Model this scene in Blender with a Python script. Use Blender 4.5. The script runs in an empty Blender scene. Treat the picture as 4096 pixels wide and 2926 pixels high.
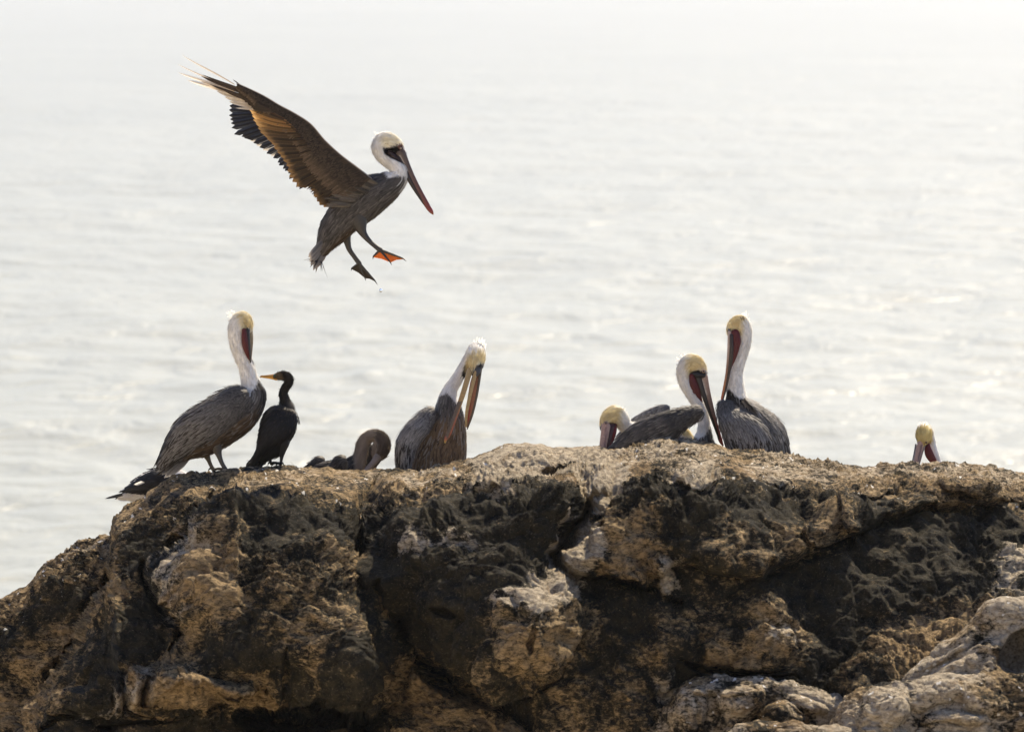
import bpy, math, random
import numpy as np

# ---------------------------------------------------------------- camera, sky, sun, exposure
FPX = 19200.0                       # focal length in pixels of a 4096 px wide frame
PITCH = math.radians(5.0)          # the lens looks a little down on the sea
CAMZ = 14.0
SUN_EL, SUN_AZ = math.radians(49), math.radians(26)    # behind the birds, a little to the right
sc = bpy.context.scene
col = sc.collection
cam_data = bpy.data.cameras.new('camera')
cam = bpy.data.objects.new('camera', cam_data)
col.objects.link(cam)
cam.location = (0, 0, CAMZ)
cam.rotation_euler = (math.pi / 2 - PITCH, 0, 0)
cam_data.sensor_width = 36.0
cam_data.lens = 36.0 * FPX / 4096.0
cam_data.clip_start = 0.5
cam_data.clip_end = 40000.0
cam_data.dof.use_dof = True
cam_data.dof.focus_distance = 30.0
cam_data.dof.aperture_fstop = 3.6
sc.camera = cam

world = bpy.data.worlds.new('World')
sc.world = world
world.use_nodes = True
wn = world.node_tree
wn.nodes.clear()
wo = wn.nodes.new('ShaderNodeOutputWorld')
wb = wn.nodes.new('ShaderNodeBackground')
sky = wn.nodes.new('ShaderNodeTexSky')
sky.sky_type = 'NISHITA'
sky.sun_disc = False
sky.sun_elevation = SUN_EL
sky.sun_rotation = SUN_AZ
sky.air_density = 1.0
sky.dust_density = 0.4
sky.ozone_density = 1.0
wb.inputs['Strength'].default_value = 0.096
tint = wn.nodes.new('ShaderNodeMix')
tint.data_type, tint.blend_type = 'RGBA', 'MULTIPLY'
tint.inputs[0].default_value = 1.0
tint.inputs[7].default_value = (0.935, 0.962, 1.14, 1.0)
wn.links.new(sky.outputs[0], tint.inputs[6])
wn.links.new(tint.outputs[2], wb.inputs['Color'])
wn.links.new(wb.outputs[0], wo.inputs['Surface'])

sun_data = bpy.data.lights.new('sun', 'SUN')
sun_data.energy = 5.0
sun_data.angle = math.radians(0.53)
sun_data.color = (1.0, 0.86, 0.65)
sun = bpy.data.objects.new('sun', sun_data)
col.objects.link(sun)
SUN_DIR = np.array([math.sin(SUN_AZ) * math.cos(SUN_EL), math.cos(SUN_AZ) * math.cos(SUN_EL), math.sin(SUN_EL)])
from mathutils import Vector, Matrix
sun.rotation_euler = Vector(SUN_DIR).to_track_quat('Z', 'Y').to_euler()
sun.location = (20, 60, 60)

sc.view_settings.view_transform = 'Standard'
sc.view_settings.look = 'None'
sc.view_settings.gamma = 1.0
sc.view_settings.use_curve_mapping = False
sc.view_settings.exposure = 0.84
sc.render.engine = 'CYCLES'
sc.cycles.max_bounces = 8
sc.cycles.transparent_max_bounces = 12
sc.cycles.volume_bounces = 1

# ---------------------------------------------------------------- geometry helpers
CP, SP = math.cos(PITCH), math.sin(PITCH)
def to_world(c):
    """camera-space metres (right, up, forward) -> world"""
    c = np.asarray(c, float)
    x, y, z = c[..., 0], c[..., 1], c[..., 2]
    return np.stack([x, z * CP + y * SP, CAMZ + y * CP - z * SP], -1)

def ray(px, py, d):
    """photograph pixel (4096 wide) at forward distance d -> camera-space metres"""
    px, py, d = np.broadcast_arrays(np.asarray(px, float), np.asarray(py, float), np.asarray(d, float))
    return np.stack([(px - 2048.0) / FPX * d, (1463.0 - py) / FPX * d, d], -1)

_PERM = np.random.RandomState(7).permutation(256).astype(np.int32)
_PERM = np.concatenate([_PERM, _PERM])
_G = np.array([[1,1,0],[-1,1,0],[1,-1,0],[-1,-1,0],[1,0,1],[-1,0,1],[1,0,-1],[-1,0,-1],
               [0,1,1],[0,-1,1],[0,1,-1],[0,-1,-1],[1,1,0],[-1,1,0],[0,-1,1],[0,-1,-1]], np.float32)
_G256 = _G[np.arange(256) & 15]
_GX, _GY, _GZ = (np.ascontiguousarray(_G256[:, i]) for i in range(3))
def _perlin_chunk(p, seed):
    f0 = np.floor(p)
    i = f0.astype(np.int32) + np.array([seed * 37, seed * 91, seed * 53], np.int32)
    f = (p - f0).astype(np.float32)
    u = f * f * f * (f * (f * 6 - 15) + 10)
    i &= 255
    i1 = (i + 1) & 255
    fx, fy, fz = f[:, 0], f[:, 1], f[:, 2]
    A = _PERM[i[:, 0]]
    B = _PERM[i1[:, 0]]
    AA, AB = _PERM[A + i[:, 1]], _PERM[A + i1[:, 1]]
    BA, BB = _PERM[B + i[:, 1]], _PERM[B + i1[:, 1]]
    def g(h, x, y, z):
        return _GX[h] * x + _GY[h] * y + _GZ[h] * z
    def lerp(t, a, b):
        return a + t * (b - a)
    z0, z1 = i[:, 2], i1[:, 2]
    ux, uy, uz = u[:, 0], u[:, 1], u[:, 2]
    lo = lerp(uy, lerp(ux, g(_PERM[AA + z0], fx, fy, fz), g(_PERM[BA + z0], fx - 1, fy, fz)),
                  lerp(ux, g(_PERM[AB + z0], fx, fy - 1, fz), g(_PERM[BB + z0], fx - 1, fy - 1, fz)))
    hi = lerp(uy, lerp(ux, g(_PERM[AA + z1], fx, fy, fz - 1), g(_PERM[BA + z1], fx - 1, fy, fz - 1)),
                  lerp(ux, g(_PERM[AB + z1], fx, fy - 1, fz - 1), g(_PERM[BB + z1], fx - 1, fy - 1, fz - 1)))
    return lerp(uz, lo, hi)
def perlin(p, seed=0):
    p = np.asarray(p, float)
    shp = p.shape[:-1]
    p = p.reshape(-1, 3)
    r = np.empty(len(p))
    for a in range(0, len(p), 16384):
        r[a:a + 16384] = _perlin_chunk(p[a:a + 16384], seed)
    return r.reshape(shp)

def fbm(p, octaves=4, seed=0, lac=2.05, gain=0.5, ridged=False):
    p = np.asarray(p, float)
    a, s, t = 1.0, 0.0, 0.0
    for o in range(octaves):
        n = perlin(p, seed + o * 17)
        if ridged:
            n = 0.5 - np.abs(n) * 1.6
        s = s + a * n
        t += a
        a *= gain
        p = p * lac + 3.7
    return s / t

_CELL = np.random.RandomState(5).rand(256, 3)
def knobs(p, r=0.62):
    """rounded knobs of random size, one per unit cell"""
    shp = p.shape[:-1]
    p = p.reshape(-1, 3)
    out = np.zeros(len(p))
    for a in range(0, len(p), 32768):
        q = p[a:a + 32768]
        i = np.floor(q).astype(np.int32)
        best = np.zeros(len(q))
        for dx in (-1, 0, 1):
            for dy in (-1, 0, 1):
                for dz in (-1, 0, 1):
                    c = i + np.array([dx, dy, dz])
                    h = _PERM[(_PERM[(_PERM[c[:, 0] & 255] + c[:, 1]) & 255] + c[:, 2]) & 255]
                    f = _CELL[h]
                    rr = r * (0.45 + 0.75 * f[:, 1])
                    d2 = ((q - c - f) ** 2).sum(1) / (rr * rr)
                    best = np.maximum(best, np.sqrt(np.clip(1 - d2, 0, 1)) * rr)
        out[a:a + 32768] = best
    return out.reshape(shp)

def poly_sd(x, y, pts):
    """signed distance to a polygon, positive inside"""
    pts = np.asarray(pts, float)
    d = np.full(x.shape, 1e18)
    inside = np.zeros(x.shape, bool)
    n = len(pts)
    for a in range(n):
        ax, ay = pts[a]
        bx, by = pts[(a + 1) % n]
        ex, ey = bx - ax, by - ay
        wx, wy = x - ax, y - ay
        t = np.clip((wx * ex + wy * ey) / (ex * ex + ey * ey + 1e-9), 0, 1)
        d = np.minimum(d, (wx - ex * t) ** 2 + (wy - ey * t) ** 2)
        c = ((ay <= y) & (by > y)) | ((by <= y) & (ay > y))
        if abs(ey) > 1e-9:
            inside ^= c & (x < ax + (y - ay) * ex / ey)
    d = np.sqrt(d)
    return np.where(inside, d, -d)

def sstep(a, b, x):
    t = np.clip((x - a) / (b - a), 0, 1)
    return t * t * (3 - 2 * t)

def new_mesh(name, verts, faces, attrs=None, smooth=True):
    """verts (n,3); faces (m,3|4) array or list of arrays; attrs {name: (n,) or (n,3)}"""
    me = bpy.data.meshes.new(name)
    verts = np.asarray(verts, np.float32)
    if not isinstance(faces, list):
        faces = [faces]
    faces = [np.asarray(f, np.int32) for f in faces if len(f)]
    me.vertices.add(len(verts))
    me.vertices.foreach_set('co', verts.ravel())
    loops = np.concatenate([f.ravel() for f in faces])
    sizes = np.concatenate([np.full(len(f), f.shape[1], np.int32) for f in faces])
    starts = np.concatenate([[0], np.cumsum(sizes)[:-1]]).astype(np.int32)
    me.loops.add(len(loops))
    me.loops.foreach_set('vertex_index', loops)
    me.polygons.add(len(sizes))
    me.polygons.foreach_set('loop_start', starts)
    if smooth:
        me.polygons.foreach_set('use_smooth', np.ones(len(sizes), bool))
    me.update(calc_edges=True)
    for k, v in (attrs or {}).items():
        v = np.asarray(v, np.float32)
        if v.ndim == 1:
            at = me.attributes.new(k, 'FLOAT', 'POINT')
            at.data.foreach_set('value', v)
        else:
            at = me.attributes.new(k, 'FLOAT_COLOR', 'POINT')
            c4 = np.ones((len(v), 4), np.float32)
            c4[:, :3] = v
            at.data.foreach_set('color', c4.ravel())
    me.validate()
    return me

def add_obj(name, me, mat=None, parent=None, loc=None):
    o = bpy.data.objects.new(name, me)
    col.objects.link(o)
    if mat is not None and me is not None and not me.materials:
        me.materials.append(mat)
    if parent is not None:
        o.parent = parent
    if loc is not None:
        o.location = loc
    return o

def grid_faces(nr, nc, wrap=False, off=0):
    r = np.arange(nr - 1)[:, None]
    ncc = nc if wrap else nc - 1
    c = np.arange(ncc)[None, :]
    c2 = (c + 1) % nc
    a = r * nc + c
    b = r * nc + c2
    return (np.stack([a, b, b + nc, a + nc], -1).reshape(-1, 4) + off).astype(np.int32)

# ---------------------------------------------------------------- materials
class NT:
    def __init__(self, name):
        self.m = bpy.data.materials.new(name)
        self.m.use_nodes = True
        self.t = self.m.node_tree
        self.t.nodes.clear()
        self.out = self.t.nodes.new('ShaderNodeOutputMaterial')
    def n(self, kind, **kw):
        nd = self.t.nodes.new('ShaderNode' + kind)
        for k, v in kw.items():
            if hasattr(nd, k) and k not in nd.inputs:
                setattr(nd, k, v)
            else:
                self.set(nd, k, v)
        return nd
    def set(self, nd, k, v):
        s = nd.inputs[k]
        if isinstance(v, bpy.types.NodeSocket):
            self.t.links.new(v, s)
        else:
            s.default_value = v
    def attr(self, name):
        return self.n('Attribute', attribute_name=name)
    def noise(self, vec, scale, detail=4.0, rough=0.55, dist=0.0):
        nd = self.n('TexNoise')
        self.set(nd, 'Vector', vec)
        nd.inputs['Scale'].default_value = scale
        nd.inputs['Detail'].default_value = detail
        nd.inputs['Roughness'].default_value = rough
        nd.inputs['Distortion'].default_value = dist
        return nd.outputs['Fac']
    def mapping(self, vec, scale):
        nd = self.n('Mapping')
        self.set(nd, 'Vector', vec)
        nd.inputs['Scale'].default_value = scale
        return nd.outputs[0]
    def ramp(self, fac, stops):
        nd = self.n('ValToRGB')
        self.set(nd, 'Fac', fac)
        e = nd.color_ramp.elements
        while len(e) < len(stops):
            e.new(0.5)
        for el, (p, c) in zip(e, stops):
            el.position = p
            el.color = (c, c, c, 1) if isinstance(c, (int, float)) else (*c, 1)
        return nd.outputs['Color']
    def mix(self, fac, a, b, blend='MIX'):
        nd = self.n('Mix', data_type='RGBA', blend_type=blend)
        for i, v in ((0, fac), (6, a), (7, b)):
            sock = nd.inputs[i]
            if isinstance(v, bpy.types.NodeSocket):
                self.t.links.new(v, sock)
            elif isinstance(v, (int, float)):
                sock.default_value = float(v) if i == 0 else (v, v, v, 1)
            else:
                sock.default_value = (*v, 1)
        return nd.outputs[2]
    def math(self, op, a, b=0.0):
        nd = self.n('Math', operation=op)
        for i, v in enumerate((a, b)):
            if isinstance(v, bpy.types.NodeSocket):
                self.t.links.new(v, nd.inputs[i])
            else:
                nd.inputs[i].default_value = v
        return nd.outputs[0]
    def surface(self, s):
        self.t.links.new(s, self.out.inputs['Surface'])

def rock_material():
    N = NT('weathered_rock')
    co = N.n('TexCoord').outputs['Object']
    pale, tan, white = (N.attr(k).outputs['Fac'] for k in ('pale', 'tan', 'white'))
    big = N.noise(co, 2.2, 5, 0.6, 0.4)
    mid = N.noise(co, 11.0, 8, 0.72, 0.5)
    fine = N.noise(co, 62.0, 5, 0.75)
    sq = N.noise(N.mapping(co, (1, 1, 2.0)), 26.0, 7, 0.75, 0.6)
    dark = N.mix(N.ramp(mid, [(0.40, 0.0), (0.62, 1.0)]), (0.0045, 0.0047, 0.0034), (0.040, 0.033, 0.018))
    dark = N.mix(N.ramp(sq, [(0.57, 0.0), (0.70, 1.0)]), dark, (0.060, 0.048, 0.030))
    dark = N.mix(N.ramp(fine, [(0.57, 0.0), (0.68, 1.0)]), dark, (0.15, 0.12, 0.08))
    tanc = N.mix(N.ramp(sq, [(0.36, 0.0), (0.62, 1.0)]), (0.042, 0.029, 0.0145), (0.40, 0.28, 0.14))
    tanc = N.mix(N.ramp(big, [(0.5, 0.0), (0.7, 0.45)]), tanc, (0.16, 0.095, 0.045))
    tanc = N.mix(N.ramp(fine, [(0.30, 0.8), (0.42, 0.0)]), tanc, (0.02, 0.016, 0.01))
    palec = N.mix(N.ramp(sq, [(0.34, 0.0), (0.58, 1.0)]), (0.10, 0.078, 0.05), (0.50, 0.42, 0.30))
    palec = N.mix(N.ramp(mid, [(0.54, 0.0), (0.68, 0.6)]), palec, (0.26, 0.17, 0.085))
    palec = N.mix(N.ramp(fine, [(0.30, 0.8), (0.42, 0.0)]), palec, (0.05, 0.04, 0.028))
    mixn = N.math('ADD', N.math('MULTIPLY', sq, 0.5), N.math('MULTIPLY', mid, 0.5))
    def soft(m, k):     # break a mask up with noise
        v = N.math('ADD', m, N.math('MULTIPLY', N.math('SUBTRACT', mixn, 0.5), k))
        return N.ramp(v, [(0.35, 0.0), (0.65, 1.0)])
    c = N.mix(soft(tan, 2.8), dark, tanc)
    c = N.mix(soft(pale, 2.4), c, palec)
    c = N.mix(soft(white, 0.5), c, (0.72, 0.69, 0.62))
    b1 = N.n('Bump', Strength=0.9, Distance=0.03)
    N.set(b1, 'Height', sq)
    b2 = N.n('Bump', Strength=0.7, Distance=0.006)
    N.set(b2, 'Height', fine)
    N.set(b2, 'Normal', b1.outputs[0])
    p = N.n('BsdfPrincipled', Roughness=0.85)
    N.set(p, 'Base Color', c)
    N.set(p, 'Normal', b2.outputs[0])
    p.inputs['Specular IOR Level'].default_value = 0.12
    N.surface(p.outputs[0])
    return N.m

def water_material():
    N = NT('silty_sea_water')
    co = N.n('TexCoord').outputs['Object']
    w1 = N.noise(N.mapping(co, (0.9, 1.0, 1.0)), 0.45, 4, 0.6, 0.6)
    w2 = N.noise(N.mapping(co, (0.9, 1.0, 1.0)), 1.5, 4, 0.6, 0.5)
    silt = N.noise(co, 0.02, 4, 0.6)
    bmp = N.n('Bump', Strength=0.8, Distance=0.5)
    N.set(bmp, 'Height', w1)
    bmp2 = N.n('Bump', Strength=0.7, Distance=0.12)
    N.set(bmp2, 'Height', w2)
    N.set(bmp2, 'Normal', bmp.outputs[0])
    p = N.n('BsdfPrincipled', Roughness=0.36, IOR=1.33)
    N.set(p, 'Base Color', N.mix(silt, (0.27, 0.268, 0.205), (0.34, 0.335, 0.26)))
    N.set(p, 'Normal', bmp2.outputs[0])
    N.surface(p.outputs[0])
    return N.m

# ---------------------------------------------------------------- the sea
def build_sea():
    r = [18.0]
    while r[-1] < 15000:
        r.append(r[-1] * (1.0045 if r[-1] > 85 else 1.05))
    r = np.array(r)
    ang = np.concatenate([np.linspace(-1.35, -0.2, 40)[:-1], np.linspace(-0.2, 0.2, 330), np.linspace(0.2, 1.35, 40)[1:]])
    R, A = np.meshgrid(r, ang, indexing='ij')
    X, Y = R * np.sin(A), R * np.cos(A)
    Z = np.zeros_like(X)
    step = R * 0.0045
    for lam, amp, sx, seed in ((16.0, 0.22, 0.7, 3), (7.0, 0.24, 1.0, 5), (3.4, 0.17, 1.1, 8), (1.7, 0.07, 1.1, 11)):
        q = np.stack([X / lam * sx, (Y + 0.18 * X) / lam, np.full_like(X, seed * 1.3)], -1)
        n = perlin(q, seed)
        n = (0.5 - np.abs(n)) * 1.2 if lam < 12 else n
        Z += amp * n * sstep(1.0, 0.25, step / lam * 2.0)
    me = new_mesh('sea', np.stack([X, Y, Z], -1).reshape(-1, 3), grid_faces(len(r), len(ang)))
    o = add_obj('sea', me, water_material())
    o['kind'] = 'structure'
    o['label'] = 'pale silty sea with low waves filling the background'
    return o
build_sea()

# ---------------------------------------------------------------- the rock (coordinates below are on a 2273 px wide view)
K = 4096.0 / 2273.0
F2 = FPX / K
CREST = np.array([(-1500,2050),(-700,1720),(-250,1450),(-80,1372),(0,1333),(60,1300),(110,1245),(170,1206),(228,1192),(249,1190),(254,1150),(270,1136),
    (300,1119),(345,1091),(385,1063),(420,1052),(500,1051),(535,1041),(600,1035),(640,1037),(700,1041),(780,1044),(880,1044),
    (940,1047),(985,1027),(1030,1022),(1080,1002),(1120,989),(1190,983),(1260,991),(1330,992),(1362,1002),(1400,991),(1470,977),
    (1530,973),(1590,987),(1650,1007),(1750,1017),(1850,1031),(1950,1036),(2050,1032),(2130,1035),(2200,1033),(2240,1046),
    (2273,1051),(2420,1078),(2800,1150),(3700,1500)], float)
CREST_D = np.array([(-1500,31.6),(-100,31.1),(232,30.9),(250,30.85),(262,30.3),(420,30.05),(700,30.15),(950,30.0),(1200,29.85),(1500,29.9),
    (1900,30.1),(2273,30.3),(3700,31.0)], float)
def crest_y(px): return np.interp(px, CREST[:, 0], CREST[:, 1])
def crest_d(px): return np.interp(px, CREST_D[:, 0], CREST_D[:, 1])
def drop(b):
    return 0.12 * b + 0.30 * (1 - np.exp(-(b / 0.42) ** 2)) + 0.9 * np.clip(b - 2.6, 0, None) ** 1.6

def behind_crest(px, b):
    """camera-space point on the rock's back, b metres behind the crest"""
    px, b = np.broadcast_arrays(np.asarray(px, float), np.asarray(b, float))
    c = ray(px * K, crest_y(px) * K, crest_d(px)).copy()
    d = drop(b)
    c[..., 2] += b * CP + d * SP
    c[..., 1] += b * SP - d * CP
    return c

def dome(x, y, pts, height, edge):
    t = np.clip(poly_sd(x, y, pts) / edge, 0, 1)
    return height * np.sqrt(np.clip(1 - (1 - t) ** 2, 0, 1))

def soft_poly(x, y, pts, edge):
    return sstep(-edge, edge, poly_sd(x, y, pts))

def blob(x, y, cx, cy, rx, ry, rot=0.0):
    c, s = math.cos(math.radians(rot)), math.sin(math.radians(rot))
    u, v = (x - cx), (y - cy)
    return ((u * c + v * s) / rx) ** 2 + ((-u * s + v * c) / ry) ** 2
def bump(x, y, cx, cy, rx, ry, rot, h, p=0.6):
    return h * np.clip(1 - blob(x, y, cx, cy, rx, ry, rot), 0, 1) ** p
def gauss(x, y, cx, cy, rx, ry, rot=0.0):
    return np.exp(-blob(x, y, cx, cy, rx, ry, rot))

DOMES = [  # outline, height towards the viewer, rounding width
    ([(252,1050),(252,1185),(246,1260),(228,1320),(190,1380),(140,1450),(60,1560),(0,1760),(2700,1760),(2700,940),(300,940)], 0.55, 70),
    ([(548,1020),(500,1075),(466,1112),(425,1168),(396,1222),(342,1272),(334,1300),(362,1345),(388,1385),(392,1425),(372,1470),(345,1510),
      (330,1545),(480,1562),(620,1556),(720,1572),(800,1600),(880,1560),(905,1450),(850,1375),(806,1300),(796,1200),(806,1130),(830,1080),(860,1020)], 0.42, 120),
    ([(850,1050),(822,1090),(800,1130),(790,1200),(796,1290),(850,1372),(905,1432),(950,1480),(1010,1535),(1100,1560),(1250,1500),(1300,1400),
      (1282,1300),(1240,1260),(1233,1225),(1285,1160),(1300,1090),(1290,1040)], 0.40, 150),
    ([(1322,1035),(1300,1075),(1296,1100),(1302,1140),(1262,1185),(1233,1222),(1238,1258),(1272,1276),(1338,1286),(1346,1306),(1440,1312),
      (1452,1272),(1500,1260),(1560,1290),(1680,1290),(1800,1220),(1960,1170),(2300,1120),(2300,1040),(1700,1010)], 0.20, 60),
    ([(1110,1335),(1180,1298),(1290,1286),(1345,1322),(1470,1330),(1560,1400),(1560,1500),(1480,1560),(1440,1760),(1140,1760),(1100,1620),
      (1050,1560),(1080,1460)], 0.10, 160),
    ([(300,1478),(360,1470),(480,1500),(570,1515),(585,1545),(520,1562),(420,1572),(330,1575),(290,1550),(280,1510)], 0.16, 35),
    ([(170,1510),(230,1480),(270,1490),(290,1530),(270,1580),(200,1590),(175,1560)], 0.14, 40),
    ([(900,1470),(980,1500),(1090,1560),(1180,1640),(1180,1760),(820,1760),(830,1600),(870,1560)], 0.24, 80),
    ([(1455,1240),(1480,1228),(1502,1248),(1505,1300),(1485,1325),(1460,1310),(1452,1275)], 0.07, 36),
    ([(1555,1432),(1620,1400),(1690,1392),(1760,1398),(1768,1440),(1730,1470),(1650,1488),(1560,1470)], 0.05, 70),
    ([(1300,1034),(1345,1018),(1366,1040),(1360,1075),(1330,1100),(1296,1090),(1284,1062)], 0.10, 30),
    ([(1046,1072),(1090,1050),(1150,1046),(1170,1058),(1130,1084),(1080,1100),(1050,1096)], 0.09, 26),
    ([(1205,1075),(1240,1068),(1250,1092),(1225,1110),(1205,1098)], 0.05, 18),
    ([(1480,1046),(1530,1030),(1570,1050),(1590,1080),(1560,1092),(1495,1080)], 0.08, 24),
    ([(1672,1052),(1700,1038),(1740,1046),(1752,1066),(1720,1078),(1680,1074)], 0.08, 20),
    ([(1790,1134),(1830,1124),(1852,1160),(1836,1205),(1795,1200),(1775,1165)], 0.10, 34),
    ([(1850,1120),(1885,1106),(1908,1140),(1890,1190),(1855,1182)], 0.10, 30),
    ([(1930,1060),(1975,1048),(2010,1066),(1990,1100),(1940,1104),(1918,1084)], 0.09, 28),
    ([(2080,1058),(2140,1044),(2210,1056),(2230,1090),(2180,1116),(2110,1112),(2078,1088)], 0.12, 36),
    ([(880,1062),(920,1058),(930,1090),(890,1110),(862,1096)], 0.06, 22),
    ([(1235,1262),(1262,1262),(1276,1290),(1242,1300)], 0.05, 14),
]
HOLES = [  # cx, cy, rx, ry, rot, depth
    (650,1606,120,30,5,2.4), (740,1580,40,26,-20,1.6), (806,1640,42,62,0,2.8), (560,1650,150,30,0,1.6), (885,1398,50,13,44,0.9), (850,1325,14,56,10,0.35),
    (1412,1308,62,15,4,0.9), (1345,1284,40,9,8,0.5), (1500,1345,26,8,0,0.3), (393,1400,12,60,8,0.5), (408,1195,13,70,28,0.4),
    (1640,1498,130,11,6,0.6), (2070,1150,18,12,0,0.2), (1330,1180,12,9,0,0.1), (794,1240,9,120,4,0.3), (640,1500,9,60,12,0.15), (620,1548,130,10,5,0.4), (300,1600,90,12,-8,0.5), (130,1600,60,10,-20,0.4),
    (1660,1484,80,10,4,0.5), (1840,1208,60,9,8,0.3), (700,1545,30,14,-30,0.6), (960,1520,60,10,35,0.4), (2180,1130,40,8,-6,0.2), (1000,1360,30,8,10,0.12), (1180,1420,10,40,10,0.12),
]
def slope_field(x, y, s):
    """how fast the face leans back per unit of height (cot of its steepness); s = pixels below the crest"""
    w = np.interp(x, [0, 250, 262, 420, 520, 700, 800, 850, 1100, 1300, 1500, 1700, 2000, 2273], [70, 60, 40, 60, 70, 95, 95, 60, 60, 80, 95, 95, 70, 60])
    g = 0.22 + 3.4 * np.exp(-(s / w) ** 2 * 1.3) + 1.2 * np.exp(-(s / (w * 0.25)))
    g += 1.7 * soft_poly(x, y, [(1860,1500),(1900,1440),(1990,1390),(2120,1355),(2230,1320),(2300,1310),(2300,1420),(2120,1480),(2000,1520),(1880,1530)], 16)
    g += 0.9 * gauss(x, y, 180, 1225, 110, 50, -28)
    g += 0.7 * gauss(x, y, 1150, 1235, 230, 30)
    g += 0.6 * gauss(x, y, 300, 1330, 120, 100, -40)
    g += 0.8 * gauss(x, y, 180, 1480, 200, 60, -25)
    g += 0.45 * gauss(x, y, 1750, 1330, 300, 60)
    g += 0.8 * gauss(x, y, 1980, 1220, 400, 110)
    g -= 0.55 * gauss(x, y, 680, 1530, 260, 70)
    g -= 0.6 * gauss(x, y, 1000, 1480, 160, 60, 40)
    g -= 0.35 * gauss(x, y, 1900, 1200, 260, 40)
    return g

PALE = [([(1040,1010),(1100,985),(1200,975),(1340,985),(1370,1000),(1330,1050),(1180,1062),(1120,1100),(1050,1100)], 0.75),
    ([(1290,1030),(1370,1010),(1400,1040),(1350,1100),(1300,1150),(1335,1180),(1325,1250),(1270,1280),(1225,1255),(1232,1210),(1285,1155)], 1.3),
    ([(1105,1335),(1190,1285),(1240,1262),(1300,1275),(1290,1330),(1180,1345)], 1.15),
    ([(890,1215),(950,1200),(1040,1192),(1045,1210),(960,1225),(900,1240)], 0.8),
    ([(1455,1235),(1505,1235),(1508,1310),(1470,1325)], 0.95),
    ([(1370,980),(1540,965),(1640,1000),(1560,1040),(1480,1030),(1380,1020)], 0.55),
    ([(1480,1040),(1590,1030),(1600,1095),(1490,1095)], 0.7),
    ([(1640,1005),(2280,1025),(2280,1085),(2060,1070),(1900,1085),(1760,1080),(1660,1075)], 0.42),
    ([(820,1050),(1000,1040),(1040,1070),(900,1090)], 0.6),
    ([(430,1045),(900,1030),(860,1062),(440,1075)], 0.4),
    ([(1690,1395),(1765,1395),(1770,1430),(1700,1430)], 0.7),
    ([(2230,1220),(2300,1200),(2300,1310),(2210,1300)], 0.85),
    ([(240,1530),(330,1480),(360,1500),(290,1580),(200,1600)], 0.55),
    ([(330,1290),(420,1180),(460,1150),(470,1200),(400,1300),(420,1370),(385,1400)], 0.5),
    ([(0,1330),(60,1290),(170,1195),(255,1180),(255,1220),(150,1240)], 0.5),
    ([(1440,1500),(1500,1480),(1520,1560),(1450,1600)], 0.6)]
TAN = [([(400,1190),(540,1180),(560,1330),(470,1400),(400,1350)], 0.9),
    ([(230,1220),(270,1200),(290,1330),(200,1420),(120,1520),(60,1560),(90,1440),(180,1340)], 0.75),
    ([(280,1475),(600,1500),(640,1560),(440,1580),(280,1580)], 0.95),
    ([(380,1400),(440,1380),(420,1480),(360,1540),(330,1520)], 0.8),
    ([(1100,1350),(1300,1330),(1330,1440),(1220,1520),(1080,1480)], 0.62),
    ([(880,1440),(980,1490),(1120,1560),(1200,1640),(900,1640),(840,1560)], 0.72),
    ([(1860,1500),(1900,1430),(2000,1380),(2120,1340),(2230,1310),(2230,1400),(2050,1500)], 0.75),
    ([(1340,1330),(1700,1290),(1780,1380),(1560,1500),(1380,1480)], 0.36),
    ([(1540,1430),(1770,1395),(1765,1470),(1560,1490)], 0.95),
    ([(0,1450),(120,1420),(170,1520),(80,1640),(-60,1640)], 0.7),
    ([(1300,1150),(1480,1140),(1520,1290),(1340,1300)], 0.62),
    ([(1560,1200),(1840,1120),(1920,1120),(1880,1210),(1640,1290)], 0.5),
    ([(1960,1080),(2280,1070),(2280,1150),(2000,1150)], 0.55),
    ([(550,1060),(820,1050),(800,1130),(620,1120)], 0.5),
    ([(580,1200),(800,1180),(860,1420),(700,1500),(560,1420)], 0.42),
    ([(1150,1500),(1440,1480),(1440,1700),(1200,1700)], 0.48)]

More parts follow.
